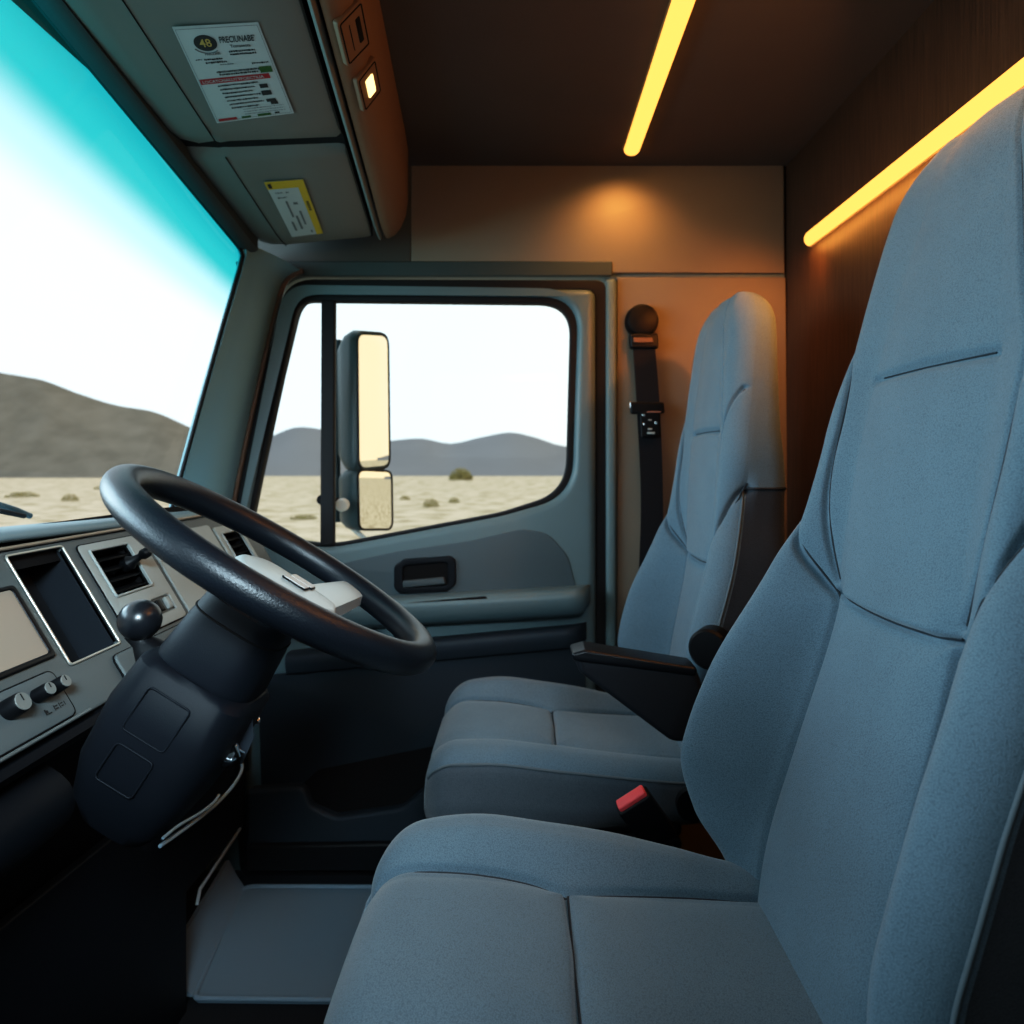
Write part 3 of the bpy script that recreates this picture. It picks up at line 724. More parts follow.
# ------------------------------------------------------------------ LED strips
def bar(name, a, b, w, m, label, outn, parent=None):
    a, b = Vector(a), Vector(b); o = thing(name, label, 'light', (a+b)/2, 'amber strip lights of the cabin')
    d = (b-a).normalized(); n = Vector(outn); s = d.cross(n).normalized()
    def half(r, base, top):
        secs = []
        for t in [0, .0015, .004, .01, .02]+[1]*0:
            pass
        L_ = (b-a).length; st_ = [0, .002, .006, .012, .02]; st_ = st_+[L_-x for x in st_[::-1]]
        for q in st_:
            e = min(q, L_-q, .02)/.02; k = math.sqrt(max(0, 1-(1-e)**2))*.96+.04
            ring = [a+d*q+s*(r*k*math.cos(x))+n*(base+(top-base)*k*math.sin(x)) for x in [PI*j/14 for j in range(15)]]
            secs.append(ring)
        return secs
    loft('diffuser', half(w/2, .002, .018), m, o, auto=70)
    loft('housing', half(w/2+.003, 0.0, .006), LEDH, o, auto=70)
    return o
bar('ceiling_light_strip', (.296, 1.895, ZC), (.296, .25, ZC), .044, LED, 'glowing amber light strip running along the dark ceiling', (0, 0, -1))
bar('wall_light_strip', (XR, 1.835, CZ+.592), (XR, .30, CZ+.592), .040, LED, 'glowing amber light strip along the dark wood rear wall', (-1, 0, 0))

# ------------------------------------------------------------------ seats
Yc = .82
def pch(xs, ys, x):
    """smooth interpolation"""
    xs, ys = np.array(xs, float), np.array(ys, float); h = np.diff(xs); dl_ = np.diff(ys)/h
    m = np.zeros_like(xs); m[0], m[-1] = dl_[0], dl_[-1]
    for i in range(1, len(xs)-1):
        if dl_[i-1]*dl_[i] > 0: m[i] = 2*dl_[i-1]*dl_[i]/(dl_[i-1]+dl_[i])
    x = np.asarray(x, float); i = np.clip(np.searchsorted(xs, x)-1, 0, len(h)-1); t = np.clip((x-xs[i])/h[i], 0, 1)
    return (2*t**3-3*t**2+1)*ys[i]+(t**3-2*t**2+t)*h[i]*m[i]+(-2*t**3+3*t**2)*ys[i+1]+(t**3-t**2)*h[i]*m[i+1]
def sstep(x): x = np.clip(x, 0, 1); return x*x*(3-2*x)
def seg_dist(p, line):
    line = np.array(line, float); best = np.full(len(p), 1e9)
    for a, b in zip(line[:-1], line[1:]):
        ab = b-a; t = np.clip(((p-a)@ab)/(ab@ab), 0, 1); best = np.minimum(best, np.linalg.norm(p-(a+t[:, None]*ab), axis=1))
    return best
def curve2(pts, n=40): return [(q.x, q.y) for q in smooth_pts([Vector((a, b, 0)) for a, b in pts], n)]
def vnormals(V, Fq):
    n = np.zeros_like(V); a = V[Fq[:, 2]]-V[Fq[:, 0]]; b = V[Fq[:, 3]]-V[Fq[:, 1]]; fnm = np.cross(a, b)
    for k in range(4): np.add.at(n, Fq[:, k], fnm)
    return n/np.maximum(np.linalg.norm(n, axis=1, keepdims=True), 1e-12)
def submesh(name, V, N, Fq, sel, m, parent):
    fs = Fq[sel]; ids, inv = np.unique(fs, return_inverse=True); fs = inv.reshape(fs.shape)
    me = bpy.data.meshes.new(name); me.from_pydata(V[ids].tolist(), [], fs.tolist()); me.update()
    for p in me.polygons: p.use_smooth = True
    me.normals_split_custom_set_from_vertices(N[ids].tolist())
    me.materials.append(m)
    return link(bpy.data.objects.new(name, me), parent)

def resample(c, n):
    d = np.concatenate([[0], np.cumsum(np.linalg.norm(np.diff(c, axis=0), axis=1))]); s = np.linspace(0, d[-1], n)
    return np.stack([np.interp(s, d, c[:, k]) for k in range(c.shape[1])], 1)
BX = ([-.66, -.60, -.53, -.40, -.20, 0, .20, .41], [.320, .326, .338, .372, .428, .462, .500, .545])
BW = ([-.66, -.56, -.48, -.40, -.30, -.155, -.06, 0, .05, .17, .24, .30, .38, .44], [.235, .255, .266, .268, .262, .246, .229, .227, .229, .216, .209, .202, .184, .166])
BB = ([-.66, -.60, -.53, -.43, -.32, -.155, -.06, 0, .10, .20, .45], [.00, .03, .085, .125, .118, .070, .042, .032, .022, .012, .006])
S_BOL = curve2([(.150, -.66), (.150, -.53), (.138, -.36), (.130, -.22), (.133, -.19), (.148, -.172), (.175, -.135), (.198, -.095), (.214, -.05), (.232, -.005)], 60)
S_MID = curve2([(0, -.188), (.06, -.187), (.11, -.184), (.131, -.181)], 24)
S_WING = curve2([(.134, -.165), (.146, -.13), (.160, -.07), (.168, 0), (.168, .07), (.172, .12), (.186, .165), (.205, .20)], 40)
S_HEAD = curve2([(.170, .115), (.135, .20), (.105, .29), (.080, .36), (.064, .42), (.06, .45)], 30)
S_CREASE = [(0, .115), (.118, .112)]
def make_back(root, tf):
    NZ, NF, NS = 460, 320, 26
    zs = np.linspace(-.655, .425, NZ); ztop = .425
    rows = []
    for z in zs:
        w = float(pch(*BW, z)); X = float(pch(*BX, z)); B = float(pch(*BB, z))
        D = float(np.interp(z, [-.6, 0, .12, .30, .43], [.135, .13, .112, .092, .080]))
        us = np.interp(z, [-.66, -.53, -.36, -.2, 0, .12, .45], [.15, .15, .138, .128, .125, .12, .05])
        R = min(.062, w*.36)
        e = 1.
        if z > ztop-.085: q = (z-(ztop-.085))/.085; e = math.sqrt(max(0, 1-q*q))
        if z < -.625: q = (-.625-z)/.03; e = math.sqrt(max(.02, 1-q*q))
        we = w-.075*(1-e) if z > 0 else w-.02*(1-e)
        De = max(.002, D*e)
        s = np.linspace(-we, we, 400); a = np.abs(s)
        bump = sstep((a-us)/np.maximum(.72*(we-us), .01)); dep = np.minimum(B*bump, B)*np.where(s < 0, .47, 1.)
        x0 = we-R; rr = np.where(a > x0, R*.92*(1-np.sqrt(np.clip(1-((a-x0)/R)**2, 0, 1))), 0)
        # slight dish across the flat centre
        xf = X+(D-De)*.35-dep+rr*e-.006*(1-np.clip(a/us, 0, 1)**2)
        xb = X+D-(D-De)*.65
        front = np.stack([s, xf], 1)
        front = resample(front, NF)
        rb = max(.001, min(.03*e, .45*(xb-max(xf[0], xf[-1]))))
        side = np.array([[we, xf[-1]], [we, xb-rb], [we-rb*.3, xb-rb*.3], [we-rb, xb], [0, xb+.004*e]])
        side = resample(side, NS)[1:]
        sdl = np.array([[we, xf[0]], [we, xb-rb], [we-rb*.3, xb-rb*.3], [we-rb, xb], [0, xb+.004*e]])
        sdl = resample(sdl, NS)[1:]
        row = np.concatenate([front, side, (sdl*[-1, 1])[::-1][1:]], 0)
        rows.append(np.concatenate([row, np.full((len(row), 1), z)], 1))
    M_ = len(rows[0]); G = np.array(rows)                     # (NZ, M, [u, x, z])
    V = G.reshape(-1, 3)[:, [1, 0, 2]].copy()                 # x, u, z
    i, k = np.meshgrid(np.arange(NZ-1), np.arange(M_), indexing='ij'); k2 = (k+1) % M_
    Fq = np.stack([i*M_+k, i*M_+k2, (i+1)*M_+k2, (i+1)*M_+k], -1).reshape(-1, 4)
    u = V[:, 1]; z = V[:, 2]; fidx = np.tile(np.arange(M_), NZ); isf = fidx < NF
    N = vnormals(V, Fq)
    if N[NF//2+M_*(NZ//2)][0] > 0: Fq = Fq[:, ::-1]; N = -N
    p = np.stack([np.abs(u), z], 1)
    d = np.full(len(V), 1e9)
    for ln in (S_BOL, S_MID): d = np.minimum(d, seg_dist(p, ln))
    dw = seg_dist(p, S_WING)
    dh = np.where(u < 0, seg_dist(p, S_HEAD), 1e9); dc = seg_dist(p, S_CREASE)
    disp = -.006*np.exp(-(dw/.0036)**2) - .003*np.exp(-dw/.012) - .008*np.exp(-(d/.0036)**2) - .010*np.exp(-d/.016) - .006*np.exp(-(dh/.0036)**2) - .006*np.exp(-(dc/.006)**2) - .004*np.exp(-dc/.02)
    mid_lip = np.where(z > -.188, .009*np.exp(-np.abs(z+.182)/.03), 0)*sstep((.133-np.abs(u))/.04)
    V = V+N*np.where(isf, disp+mid_lip, 0)[:, None]
    N = vnormals(V, Fq)
    fc = V[Fq].mean(1); fu, fz = np.abs(fc[:, 1]), fc[:, 2]; ff = isf[Fq].all(1); fs = fc[:, 1]
    sb = np.array(S_BOL); ub = np.interp(fz, sb[:, 1], sb[:, 0]); sw = np.array(S_WING); uw = np.interp(fz, sw[:, 1], sw[:, 0])
    bol = (fz < -.01) & (fu > ub); head = ((fz > .115) & (fu < .162)) | (fz > .17)
    mid = np.interp(fu, np.array(S_MID)[:, 0], np.array(S_MID)[:, 1]); lum = (~bol) & (fz < mid); wing = ~bol & ~lum & ~head & (fu > uw)
    sho = ~bol & ~lum & ~head & ~wing
    fv = np.where(isf)[0]; pu = V[fv][:, 1:3].copy()
    W_ = tf(V); Nn = N
    def seam_shade(line, sg, r=.0016):
        pts_ = []
        for (a_, b_) in line[::2]:
            k_ = fv[np.argmin((pu[:, 0]-a_*sg)**2+(pu[:, 1]-b_)**2)]; pts_.append(Vector(W_[k_]+Nn[k_]*.0006))
        for _ in range(2): pts_ = [pts_[0]]+[(pts_[q-1]+pts_[q]*2+pts_[q+1])/4 for q in range(1, len(pts_)-1)]+[pts_[-1]]
        tube('seam_shade', pts_, r, PIPE_SHADE, root, 6)  # dark thread in the groove, toned to draw the groove's shade
    for sg in (-1, 1):
        seam_shade(S_BOL, sg); seam_shade(S_WING, sg)
    seam_shade([(-a_, b_) for a_, b_ in S_MID[::-1]]+S_MID, 1); seam_shade(S_HEAD, -1)
    seam_shade([(u_q, .1135) for u_q in np.linspace(-.112, .112, 60)], 1, .0011)
    V = W_
    submesh('lumbar_panel', V, N, Fq, ff & lum, FAB, root)
    submesh('shoulder_panel', V, N, Fq, ff & sho, FAB, root)
    hd = submesh('headrest', V, N, Fq, head, FAB, root)
    for sgn in (-1, 1):
        submesh('side_bolster', V, N, Fq, ff & bol & (fs*sgn > 0), FAB, root)
        submesh('side_wing', V, N, Fq, (ff & wing | (~ff & ~head & (fz > -.01) & (np.abs(fc[:, 0]) < 9))) & (fs*sgn > 0), FAB, root)
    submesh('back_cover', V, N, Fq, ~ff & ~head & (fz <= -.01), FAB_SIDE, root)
    # stitched piping along both outer edges
    Vg = V.reshape(NZ, M_, 3); Ng = N.reshape(NZ, M_, 3)
    z0 = int(np.argmin(abs(zs+.60))); z1 = int(np.argmin(abs(zs-.0)))
    for kk in (4, NF-5):
        tube('piping', [Vector(Vg[i_, kk]+Ng[i_, kk]*.0006) for i_ in range(z0, z1, 5)], .0028, THREAD, root, 8)
    jz = int(np.argmin(abs(zs+.012)))
    idx = [(NF-2+q) % M_ for q in range(2*NS+2)]
    tube('cover_seam', [Vector(Vg[jz, q]+Ng[jz, q]*.0005) for q in idx], .0028, PIPE_SHADE, root, 8)
CXF = -.222
CT = ([-.24, -.10, .05, .20, .40], [-.565, -.566, -.582, -.598, -.61])
CW = ([-.24, -.18, -.10, .05, .25, .40], [.226, .244, .252, .250, .235, .22])
CBo = ([-.24, -.18, -.12, -.03, .12, .22, .30, .40], [.012, .022, .031, .037, .035, .026, .014, .008])
C_SEAM = curve2([(.136, -.30), (.134, -.22), (.130, -.10), (.126, 0), (.119, .045), (.116, .062), (.120, .09), (.128, .2), (.134, .40)], 50)
S2_SEAM = curve2([(.136, -.30), (.134, -.22), (.130, -.10), (.126, 0), (.119, .045), (.116, .062), (.120, .09), (.128, .2), (.134, .40)], 120)
C_CROSS = [(0, .062), (.1155, .058)]
def make_cushion(root, tf):
    NX, NT, NS = 260, 280, 40; xs = np.concatenate([np.linspace(CXF, CXF+.075, 50)[:-1], np.linspace(CXF+.075, .375, NX-49)]); NX = len(xs)
    rows = []; zb = -.725
    for x in xs:
        w = float(pch(*CW, x)); T = float(pch(*CT, x)); B = float(pch(*CBo, x))
        r = .07; q = max(0, (CXF+r-x)/r); drop = r*(1-math.sqrt(max(0, 1-q*q))); w = w-.03*q**3
        q2 = max(0, (x-.335)/.04); drop += .03*(1-math.sqrt(max(0, 1-min(1, q2)**2)))
        s = np.linspace(-w, w, 400); a = np.abs(s); us = .115
        bump = sstep((a-us)/(.5*(w-us))); R = .055
        rr = np.where(a > w-R, R*.95*(1-np.sqrt(np.clip(1-((a-(w-R))/R)**2, 0, 1))), 0)
        zt = T+B*bump*np.where(s < 0, .35, 1.)-drop-rr+.004*(1-np.clip(a/us, 0, 1)**2)
        top = resample(np.stack([s, zt], 1), NT)
        wb = w-.012
        sd0 = zt[0]; side0 = resample(np.array([[w, sd0], [w+.002, sd0*.5+zb*.5], [w-.004, zb+.02], [wb-.012, zb], [0, zb]]), NS)[1:]
        side = resample(np.array([[w, zt[-1]], [w+.002, zt[-1]*.5+zb*.5], [w-.004, zb+.02], [wb-.012, zb], [0, zb]]), NS)[1:]
        row = np.concatenate([top, side, (side0*[-1, 1])[::-1][1:]], 0)
        rows.append(np.stack([np.full(len(row), x), row[:, 0], row[:, 1]], 1))
    M_ = len(rows[0]); V = np.array(rows).reshape(-1, 3)
    # belly of the front end: lower part leans back a little
    i, k = np.meshgrid(np.arange(NX-1), np.arange(M_), indexing='ij'); k2 = (k+1) % M_
    Fq = np.stack([i*M_+k, (i+1)*M_+k, (i+1)*M_+k2, i*M_+k2], -1).reshape(-1, 4)
    N = vnormals(V, Fq)
    if N[NT//2+M_*(NX//2)][2] < 0: Fq = Fq[:, ::-1]; N = -N
    KC = 13; ix_ = np.tile(np.arange(M_), NX); ist = (ix_ >= KC) & (ix_ < NT-KC)
    p = np.stack([np.abs(V[:, 1]), V[:, 0]], 1)
    d = np.minimum(seg_dist(p, C_SEAM), seg_dist(p, C_CROSS))
    V = V+N*np.where(ist, -.008*np.exp(-(d/.0036)**2)-.011*np.exp(-d/.018), 0)[:, None]
    N = vnormals(V, Fq)
    fc = V[Fq].mean(1); ft_ = ist[Fq].all(1); cs = np.array(C_SEAM); uc = np.interp(fc[:, 0], cs[:, 1], cs[:, 0]); fu = np.abs(fc[:, 1])
    tv = np.where(ist)[0]; pu = V[tv][:, [1, 0]].copy(); V = tf(V)
    def seam_shade(line, sg):
        pts_ = []
        for (a_, b_) in line[::2]:
            if b_ < CXF+.002 or b_ > .37: continue
            k_ = tv[np.argmin((pu[:, 0]-a_*sg)**2+(pu[:, 1]-b_)**2)]; pts_.append(Vector(V[k_]+N[k_]*.0006))
        for _ in range(2): pts_ = [pts_[0]]+[(pts_[q-1]+pts_[q]*2+pts_[q+1])/4 for q in range(1, len(pts_)-1)]+[pts_[-1]]
        tube('seam_shade', pts_, .0016, PIPE_SHADE, root, 6)  # same dark thread, painting in the shade of the cushion grooves
    for sg in (-1, 1): seam_shade(S2_SEAM, sg)
    seam_shade([(q, .060) for q in np.linspace(-.114, .114, 70)], 1)
    submesh('thigh_pad', V, N, Fq, ft_ & (fu < uc) & (fc[:, 0] < .06), FAB, root)
    submesh('seat_pad', V, N, Fq, ft_ & (fu < uc) & (fc[:, 0] >= .06), FAB, root)
    for sgn in (-1, 1): submesh('cushion_bolster', V, N, Fq, ft_ & (fu >= uc) & (fc[:, 1]*sgn > 0), FAB, root)
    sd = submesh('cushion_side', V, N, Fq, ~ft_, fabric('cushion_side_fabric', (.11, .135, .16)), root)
    Vg = V.reshape(NX, M_, 3); Ng = N.reshape(NX, M_, 3)
    # front closing face
    ring = [Vector(q) for q in Vg[0]]
    c = sum(ring, Vector())/len(ring)
    rr_ = [ring, [c+(q-c)*.9+Vector((-.004, 0, 0)) for q in ring], [c+(q-c)*.5+Vector((-.006, 0, 0)) for q in ring], [c+(q-c)*.02+Vector((-.006, 0, 0)) for q in ring]]
    loft('cushion_front', rr_, FAB, root, caps=False, auto=70)
    rg = [Vector(q) for q in Vg[-1]]; c = sum(rg, Vector())/len(rg)
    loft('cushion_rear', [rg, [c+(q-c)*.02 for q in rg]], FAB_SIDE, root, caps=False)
    for kk in (KC, NT-KC-1):
        tube('piping', [Vector(Vg[i_, kk]+Ng[i_, kk]*.0006) for i_ in range(6, NX-8, 4)], .003, THREAD, root, 8)
def make_seat(label, yc, tfb, tfc, dz):
    root = thing('truck_seat', label, 'seat', (.08, yc, 0), 'grey fabric truck seats')
    make_back(root, tfb); make_cushion(root, tfc)
    box('pedestal', (.09, yc, .235+dz/2), (.42, .36, .47+dz), BLACK, root, .03, 4, taper=.95)
    box('seat_pan', (.08, yc, .472+dz), (.50, .42, .03), BLACK, root, .012)
    for sgn in (-1, 1):
        plate('side_shield', [rounded([(-.10, .36+dz), (.32, .34+dz), (.33, .46+dz), (.20, .47+dz), (-.05, .462+dz), (-.11, .43+dz)], .02)], .02, .008, DARK, root, wallM(yc+sgn*.215-(0 if sgn < 0 else -.02)))
        lathe('recliner_cover', [(0, 0), (.03, 0), (.034, .004), (.034, .02), (0, .022)], BLACK, root, frame((.345, yc+sgn*.22, CZ-.66+dz), (0, sgn, 0), (1, 0, 0)), 24)
    return root
def tf_near(V): return V+np.array([0, Yc, CZ])
seat = make_seat('large grey fabric truck seat nearest the camera behind the steering wheel', Yc, tf_near, tf_near, 0)
Y2 = 1.63
def tf_farb(V):
    o = V.copy(); t = (V[:, 2]+.6)/1.02
    o[:, 0] += .03-.118*t; o[:, 1] = Y2+.95*V[:, 1]; o[:, 2] += CZ-.045; return o
def tf_farc(V):
    o = V.copy(); o[:, 0] += .012; o[:, 1] = Y2+.93*V[:, 1]; o[:, 2] += CZ-.042; return o
seat2 = make_seat('grey fabric passenger seat beside the far door, lit orange on its headrest', Y2, tf_farb, tf_farc, -.042)
# armrest on the inner side of the passenger seat
def outline_arm():
    return rounded([xz(572, 655, 1.30), xz(586, 650, 1.30), xz(696, 668, 1.30), xz(708, 700, 1.30), xz(700, 742, 1.30), xz(672, 742, 1.30), xz(580, 673, 1.30)], [.012, .01, .01, .02, .02, .04, .02])
arm = plate('armrest', [outline_arm()], .065, .012, mat('armrest_side', (.022, .026, .034), .6, bump=.2, bscale=700), None, wallM(1.295), seg=4)
arm.parent = seat2; arm.matrix_parent_inverse = Matrix.Translation(-Vector(seat2.location))
top = plate('armrest_pad', [rounded([xz(571, 653, 1.30), xz(585, 649, 1.30), xz(697, 667, 1.30), xz(696, 676, 1.30), xz(584, 662, 1.30), xz(573, 660, 1.30)], .008)], .07, .006, LEATHER, arm, wallM(1.2925), seg=4)
hubp = lathe('armrest_hub', [(0, -.05), (.036, -.05), (.04, -.044), (.04, -.004), (.035, .002), (0, .004)], BLACK, None, frame(P(708, 650, 1.33), (-.5, -.85, 0), (1, 0, 0)), 32)
hubp.parent = seat2; hubp.matrix_parent_inverse = Matrix.Translation(-Vector(seat2.location))

# ------------------------------------------------------------------ belt buckle between the seats
bk = thing('belt_buckle', 'black seat belt buckle with red button between the two seats', 'belt buckle', P(690, 835, 1.16))
a = P(631, 798, 1.12); bn = Vector((-.52, -.28, .80)).normalized(); d = -bn
BM_ = frame(a, bn, (.85, .0, .52))
body = plate('buckle_body', [rounded([(-.030, -.014), (.030, -.014), (.030, .014), (-.030, .014)], .006)], .10, .004, BLACK, bk, BM_ @ Matrix.Translation((0, 0, -.004)))
plate('release_button', [rounded([(-.026, -.0105), (.026, -.0105), (.026, .0105), (-.026, .0105)], .004)], .014, .003, BTNRED, bk, BM_ @ Matrix.Translation((0, 0, .004)))
tube('buckle_stalk', smooth_pts([a+d*.08, a+d*.14, a+d*.17+Vector((.02, .0, -.05)), Vector((a.x+.12, a.y+.02, .18)), Vector((a.x+.12, a.y+.02, .0))], 24), .011, BLACK, bk)

# ------------------------------------------------------------------ seat belt on the sidewall
belt = thing('seat_belt', 'black seat belt hanging from a round anchor on the beige sidewall', 'seat belt', P(645, 400, 1.97))
lathe('anchor_cover', [(0, .034), (.034, .034), (.042, .031), (.0465, .024), (.048, .0), (0, 0)], BLACK, belt, frame(P(641, 322, 1.985), (0, -1, 0), (1, 0, 0)), 40)
lp = plate('belt_loop', [rounded(pxs([(629, 334), (657, 334), (658, 349), (630, 349)], 1.96), .008)], .03, .006, BLACK, belt, wallM(1.945))
plate('loop_slot', [rounded(pxs([(634, 337), (653, 337), (654, 342), (634, 342)], 1.93), .003)], .006, .002, mat('slot_brown', (.25, .12, .07), .5), lp, wallM(1.937))
def strap(pl, pr, parent, m, name='strap'):
    secs = []
    A_ = smooth_pts(pl, 30); B_ = smooth_pts(pr, 30)
    for p, q in zip(A_, B_): secs.append([p, q, q+Vector((0, .003, 0)), p+Vector((0, .003, 0))])
    return loft(name, secs, m, parent, auto=40)
strap([P(633, 346, 1.955), P(637, 410, 1.955), P(641, 500, 1.955), P(638, 600, 1.95), P(628, 880, 1.95)], [P(655, 346, 1.955), P(660, 410, 1.955), P(663, 500, 1.955), P(662, 600, 1.95), P(652, 880, 1.95)], belt, WEB)
tg = plate('belt_slider', [rounded(pxs([(630, 402), (664, 402), (665, 413), (631, 414)], 1.945), .006)], .02, .005, BLACK, belt, wallM(1.943))
plate('buckle_tongue', [rounded(pxs([(640, 412), (660, 412), (660, 436), (641, 438)], 1.945), .004)], .008, .003, BLACK, belt, wallM(1.94))
for (px, py, w_, h_, m) in ((643.5, 415, .009, .008, CHROME), (644, 424, .006, .007, CHROME), (656, 423, .008, .009, CHROME), (651, 433, .022, .006, SILVER), (650, 429, .012, .005, SILVER), (650, 420, .01, .003, SILVER), (654, 412, .04, .004, mat('slider_glint', (.4, .2, .15), .4)), (630.5, 405, .004, .018, CHROME)):
    q = P(px, py, 1.93); box('glint_plate', q, (w_, .003, h_), m, tg, .0012)

# ------------------------------------------------------------------ floor mat
fmt = thing('floor_mat', 'grey rubber floor mat in the passenger footwell', 'floor mat', (-.5, 1.7, 0))
lp = rounded([(-.728, 1.508), (-.1, 1.50), (-.1, 1.90), (-.79, 1.905)], [.015, .03, .03, .04])
plate('mat_sheet', [lp], .012, .004, MAT_, fmt, Matrix.Translation((0, 0, .013)))
tube('mat_lip', [Vector((p.x, p.y, .014)) for p in lp], .006, MAT_, fmt, 8, True)
loft('mat_flank', [[(-.728, 1.512, .012), (-.775, 1.512, .05), (-.79, 1.512, .09), (-.80, 1.512, .088), (-.785, 1.512, .02)], [(-.775, 1.90, .012), (-.80, 1.90, .05), (-.82, 1.90, .09), (-.83, 1.90, .088), (-.81, 1.90, .02)]], MAT_, fmt)

# ------------------------------------------------------------------ mirror outside the far door
mir = thing('wing_mirror', 'tall two-part door mirror with cream reflection outside the far window', 'mirror', P(350, 500, 2.25))
def head(name, pf, Yl, Yr, depth, r, parent):
    # pf: face corners tl,tr,br,bl in pixels; left edge at depth Yl, right edge at Yr
    q = [P(*pf[0], Yl), P(*pf[1], Yr), P(*pf[2], Yr), P(*pf[3], Yl)]
    ex = ((q[1]+q[2])/2-(q[0]+q[3])/2); W_ = ex.length; ex.normalize(); ez = ((q[0]+q[1])/2-(q[2]+q[3])/2).normalized()
    n = ex.cross(ez).normalized()
    if n.y > 0: n = -n
    o = (q[0]+q[1]+q[2]+q[3])/4
    M = Matrix(((ex.x, ez.x, n.x, o.x), (ex.y, ez.y, n.y, o.y), (ex.z, ez.z, n.z, o.z), (0, 0, 0, 1)))
    pts = [((p-o).dot(ex), (p-o).dot(ez)) for p in q]
    lp = rounded([pts[0], pts[3], pts[2], pts[1]], r, 8)
    c = Vector((sum(p[0] for p in lp)/len(lp), sum(p[1] for p in lp)/len(lp)))
    def ring(k, z, sx=0): return [M @ Vector((*(c+(p-c)*k), z))+Vector((sx, 0, 0)) for p in lp]
    sh = loft('mirror_shell', [ring(1.0, 0), ring(1.05, -.006), ring(1.07, -.03), ring(1.02, -depth*.6), ring(.86, -depth*.9), ring(.5, -depth)], MIRH, parent, auto=50)
    tube('mirror_edge', ring(1.02, .001), .004, RUBBER, sh, 8, True)
    plate('mirror_glass', [[(c+(p-c)*.985) for p in lp]], .004, .001, MIRROR, sh, M @ Matrix.Translation((0, 0, .002)))
    return sh
head('upper', [(356, 332), (386, 336), (391, 467), (360, 468)], 2.20, 2.36, .10, .04, mir)
head('lower', [(358, 471), (392, 471), (391, 528), (359, 530)], 2.20, 2.36, .10, .03, mir)
tube('mirror_arm', [P(338, 340, 2.32), P(337, 420, 2.32), P(337, 470, 2.30), P(338, 522, 2.30)], .012, MIRH, mir)
tube('mirror_bracket', [P(348, 505, 2.3), P(326, 500, 2.12), P(322, 500, 2.05)], .016, RUBBER, mir)
lathe('bracket_cap', [(0, .01), (.016, .01), (.021, .004), (.021, -.02)], mat('cap_white', (.7, .72, .7), .4), mir, frame(P(342, 505, 2.16), (.1, -1, 0), (1, 0, 0)), 24)
tube('lower_bracket', smooth_pts([P(352, 528, 2.25), P(362, 536, 2.2), P(370, 541, 2.1)], 12), .008, SILVER, mir)

# wiper at the foot of the windscreen, outside
wp = thing('windscreen_wiper', 'dark windscreen wiper lying at the foot of the windscreen', 'wiper', (-1.1, 1.2, CZ-.12))
tube('wiper_blade', [P(-60, 496, 1.28), P(0, 505, 1.33), P(16, 510, 1.36), P(30, 516, 1.40)], .006, MIRH, wp)
tube('wiper_arm', [P(-60, 503, 1.26), P(0, 511, 1.30), P(24, 516, 1.37)], .005, RUBBER, wp)

# ------------------------------------------------------------------ desert outside
def sand():
    m = bpy.data.materials.new('desert_sand'); m.use_nodes = True; nt = m.node_tree; b = nt.nodes['Principled BSDF']; L = nt.links.new
    tc = nt.nodes.new('ShaderNodeTexCoord'); n = nt.nodes.new('ShaderNodeTexNoise'); n.inputs['Scale'].default_value = .9; n.inputs['Detail'].default_value = 8
    cr = nt.nodes.new('ShaderNodeValToRGB'); cr.color_ramp.elements[0].position = .36; cr.color_ramp.elements[0].color = (.36, .31, .22, 1); cr.color_ramp.elements[1].position = .55; cr.color_ramp.elements[1].color = (.62, .54, .44, 1)
    L(tc.outputs['Object'], n.inputs['Vector']); L(n.outputs['Fac'], cr.inputs[0]); L(cr.outputs[0], b.inputs['Base Color']); b.inputs['Roughness'].default_value = 1; b.inputs['Specular IOR Level'].default_value = 0
    return m
GZ = CZ-2.4
struct(mobj('ground', [(-600, -300, GZ), (600, -300, GZ), (600, 500, GZ), (-600, 500, GZ)], [(0, 1, 2, 3)], sand()))
def ridge(name, pts, Yr, depth, m, amp, seed):
    pts = np.array(pts, float); N = 220; px = np.linspace(pts[0, 0], pts[-1, 0], N); py = pch(pts[:, 0], pts[:, 1], px)
    r = np.random.default_rng(seed); jit = np.zeros(N)
    for f_ in (9, 21, 45, 90): jit += np.interp(np.linspace(0, f_, N), np.arange(f_+1), r.normal(size=f_+1))*12/f_*amp
    K = 14; V, Fc = [], []
    noise = r.normal(size=(K+1, N)); 
    for _ in range(3): noise[:, 1:-1] = (noise[:, :-2]+noise[:, 1:-1]+noise[:, 2:])/3
    for j in range(K+1):
        t = j/K
        for i in range(N):
            top = P(px[i], py[i]+jit[i]*.6, Yr)
            V.append((top.x*(1-depth/Yr*(1-t)), Yr-depth*(1-t)+noise[j, i]*amp*1.2*(1-abs(2*t-1)), GZ-.5+(top.z-GZ+.5)*(t**1.25)+noise[j, i]*amp*.5*math.sin(PI*t)))
    for i in range(N): V.append((V[K*N+i][0], Yr+depth, GZ-.5))
    for j in range(K+1):
        for i in range(N-1): Fc.append((j*N+i, j*N+i+1, (j+1)*N+i+1, (j+1)*N+i))
    return struct(mobj(name, V, Fc, m))
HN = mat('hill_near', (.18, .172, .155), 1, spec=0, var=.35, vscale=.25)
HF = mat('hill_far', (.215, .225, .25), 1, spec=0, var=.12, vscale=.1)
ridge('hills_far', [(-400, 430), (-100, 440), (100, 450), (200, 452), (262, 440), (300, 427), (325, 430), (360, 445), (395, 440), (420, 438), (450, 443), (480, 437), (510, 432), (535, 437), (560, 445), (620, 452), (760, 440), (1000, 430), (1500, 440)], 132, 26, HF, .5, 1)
ridge('hills_near', [(-700, 380), (-300, 350), (-60, 362), (0, 372), (40, 379), (80, 394), (120, 406), (150, 411), (185, 425), (225, 446), (250, 470)], 118, 22, HN, .7, 2)
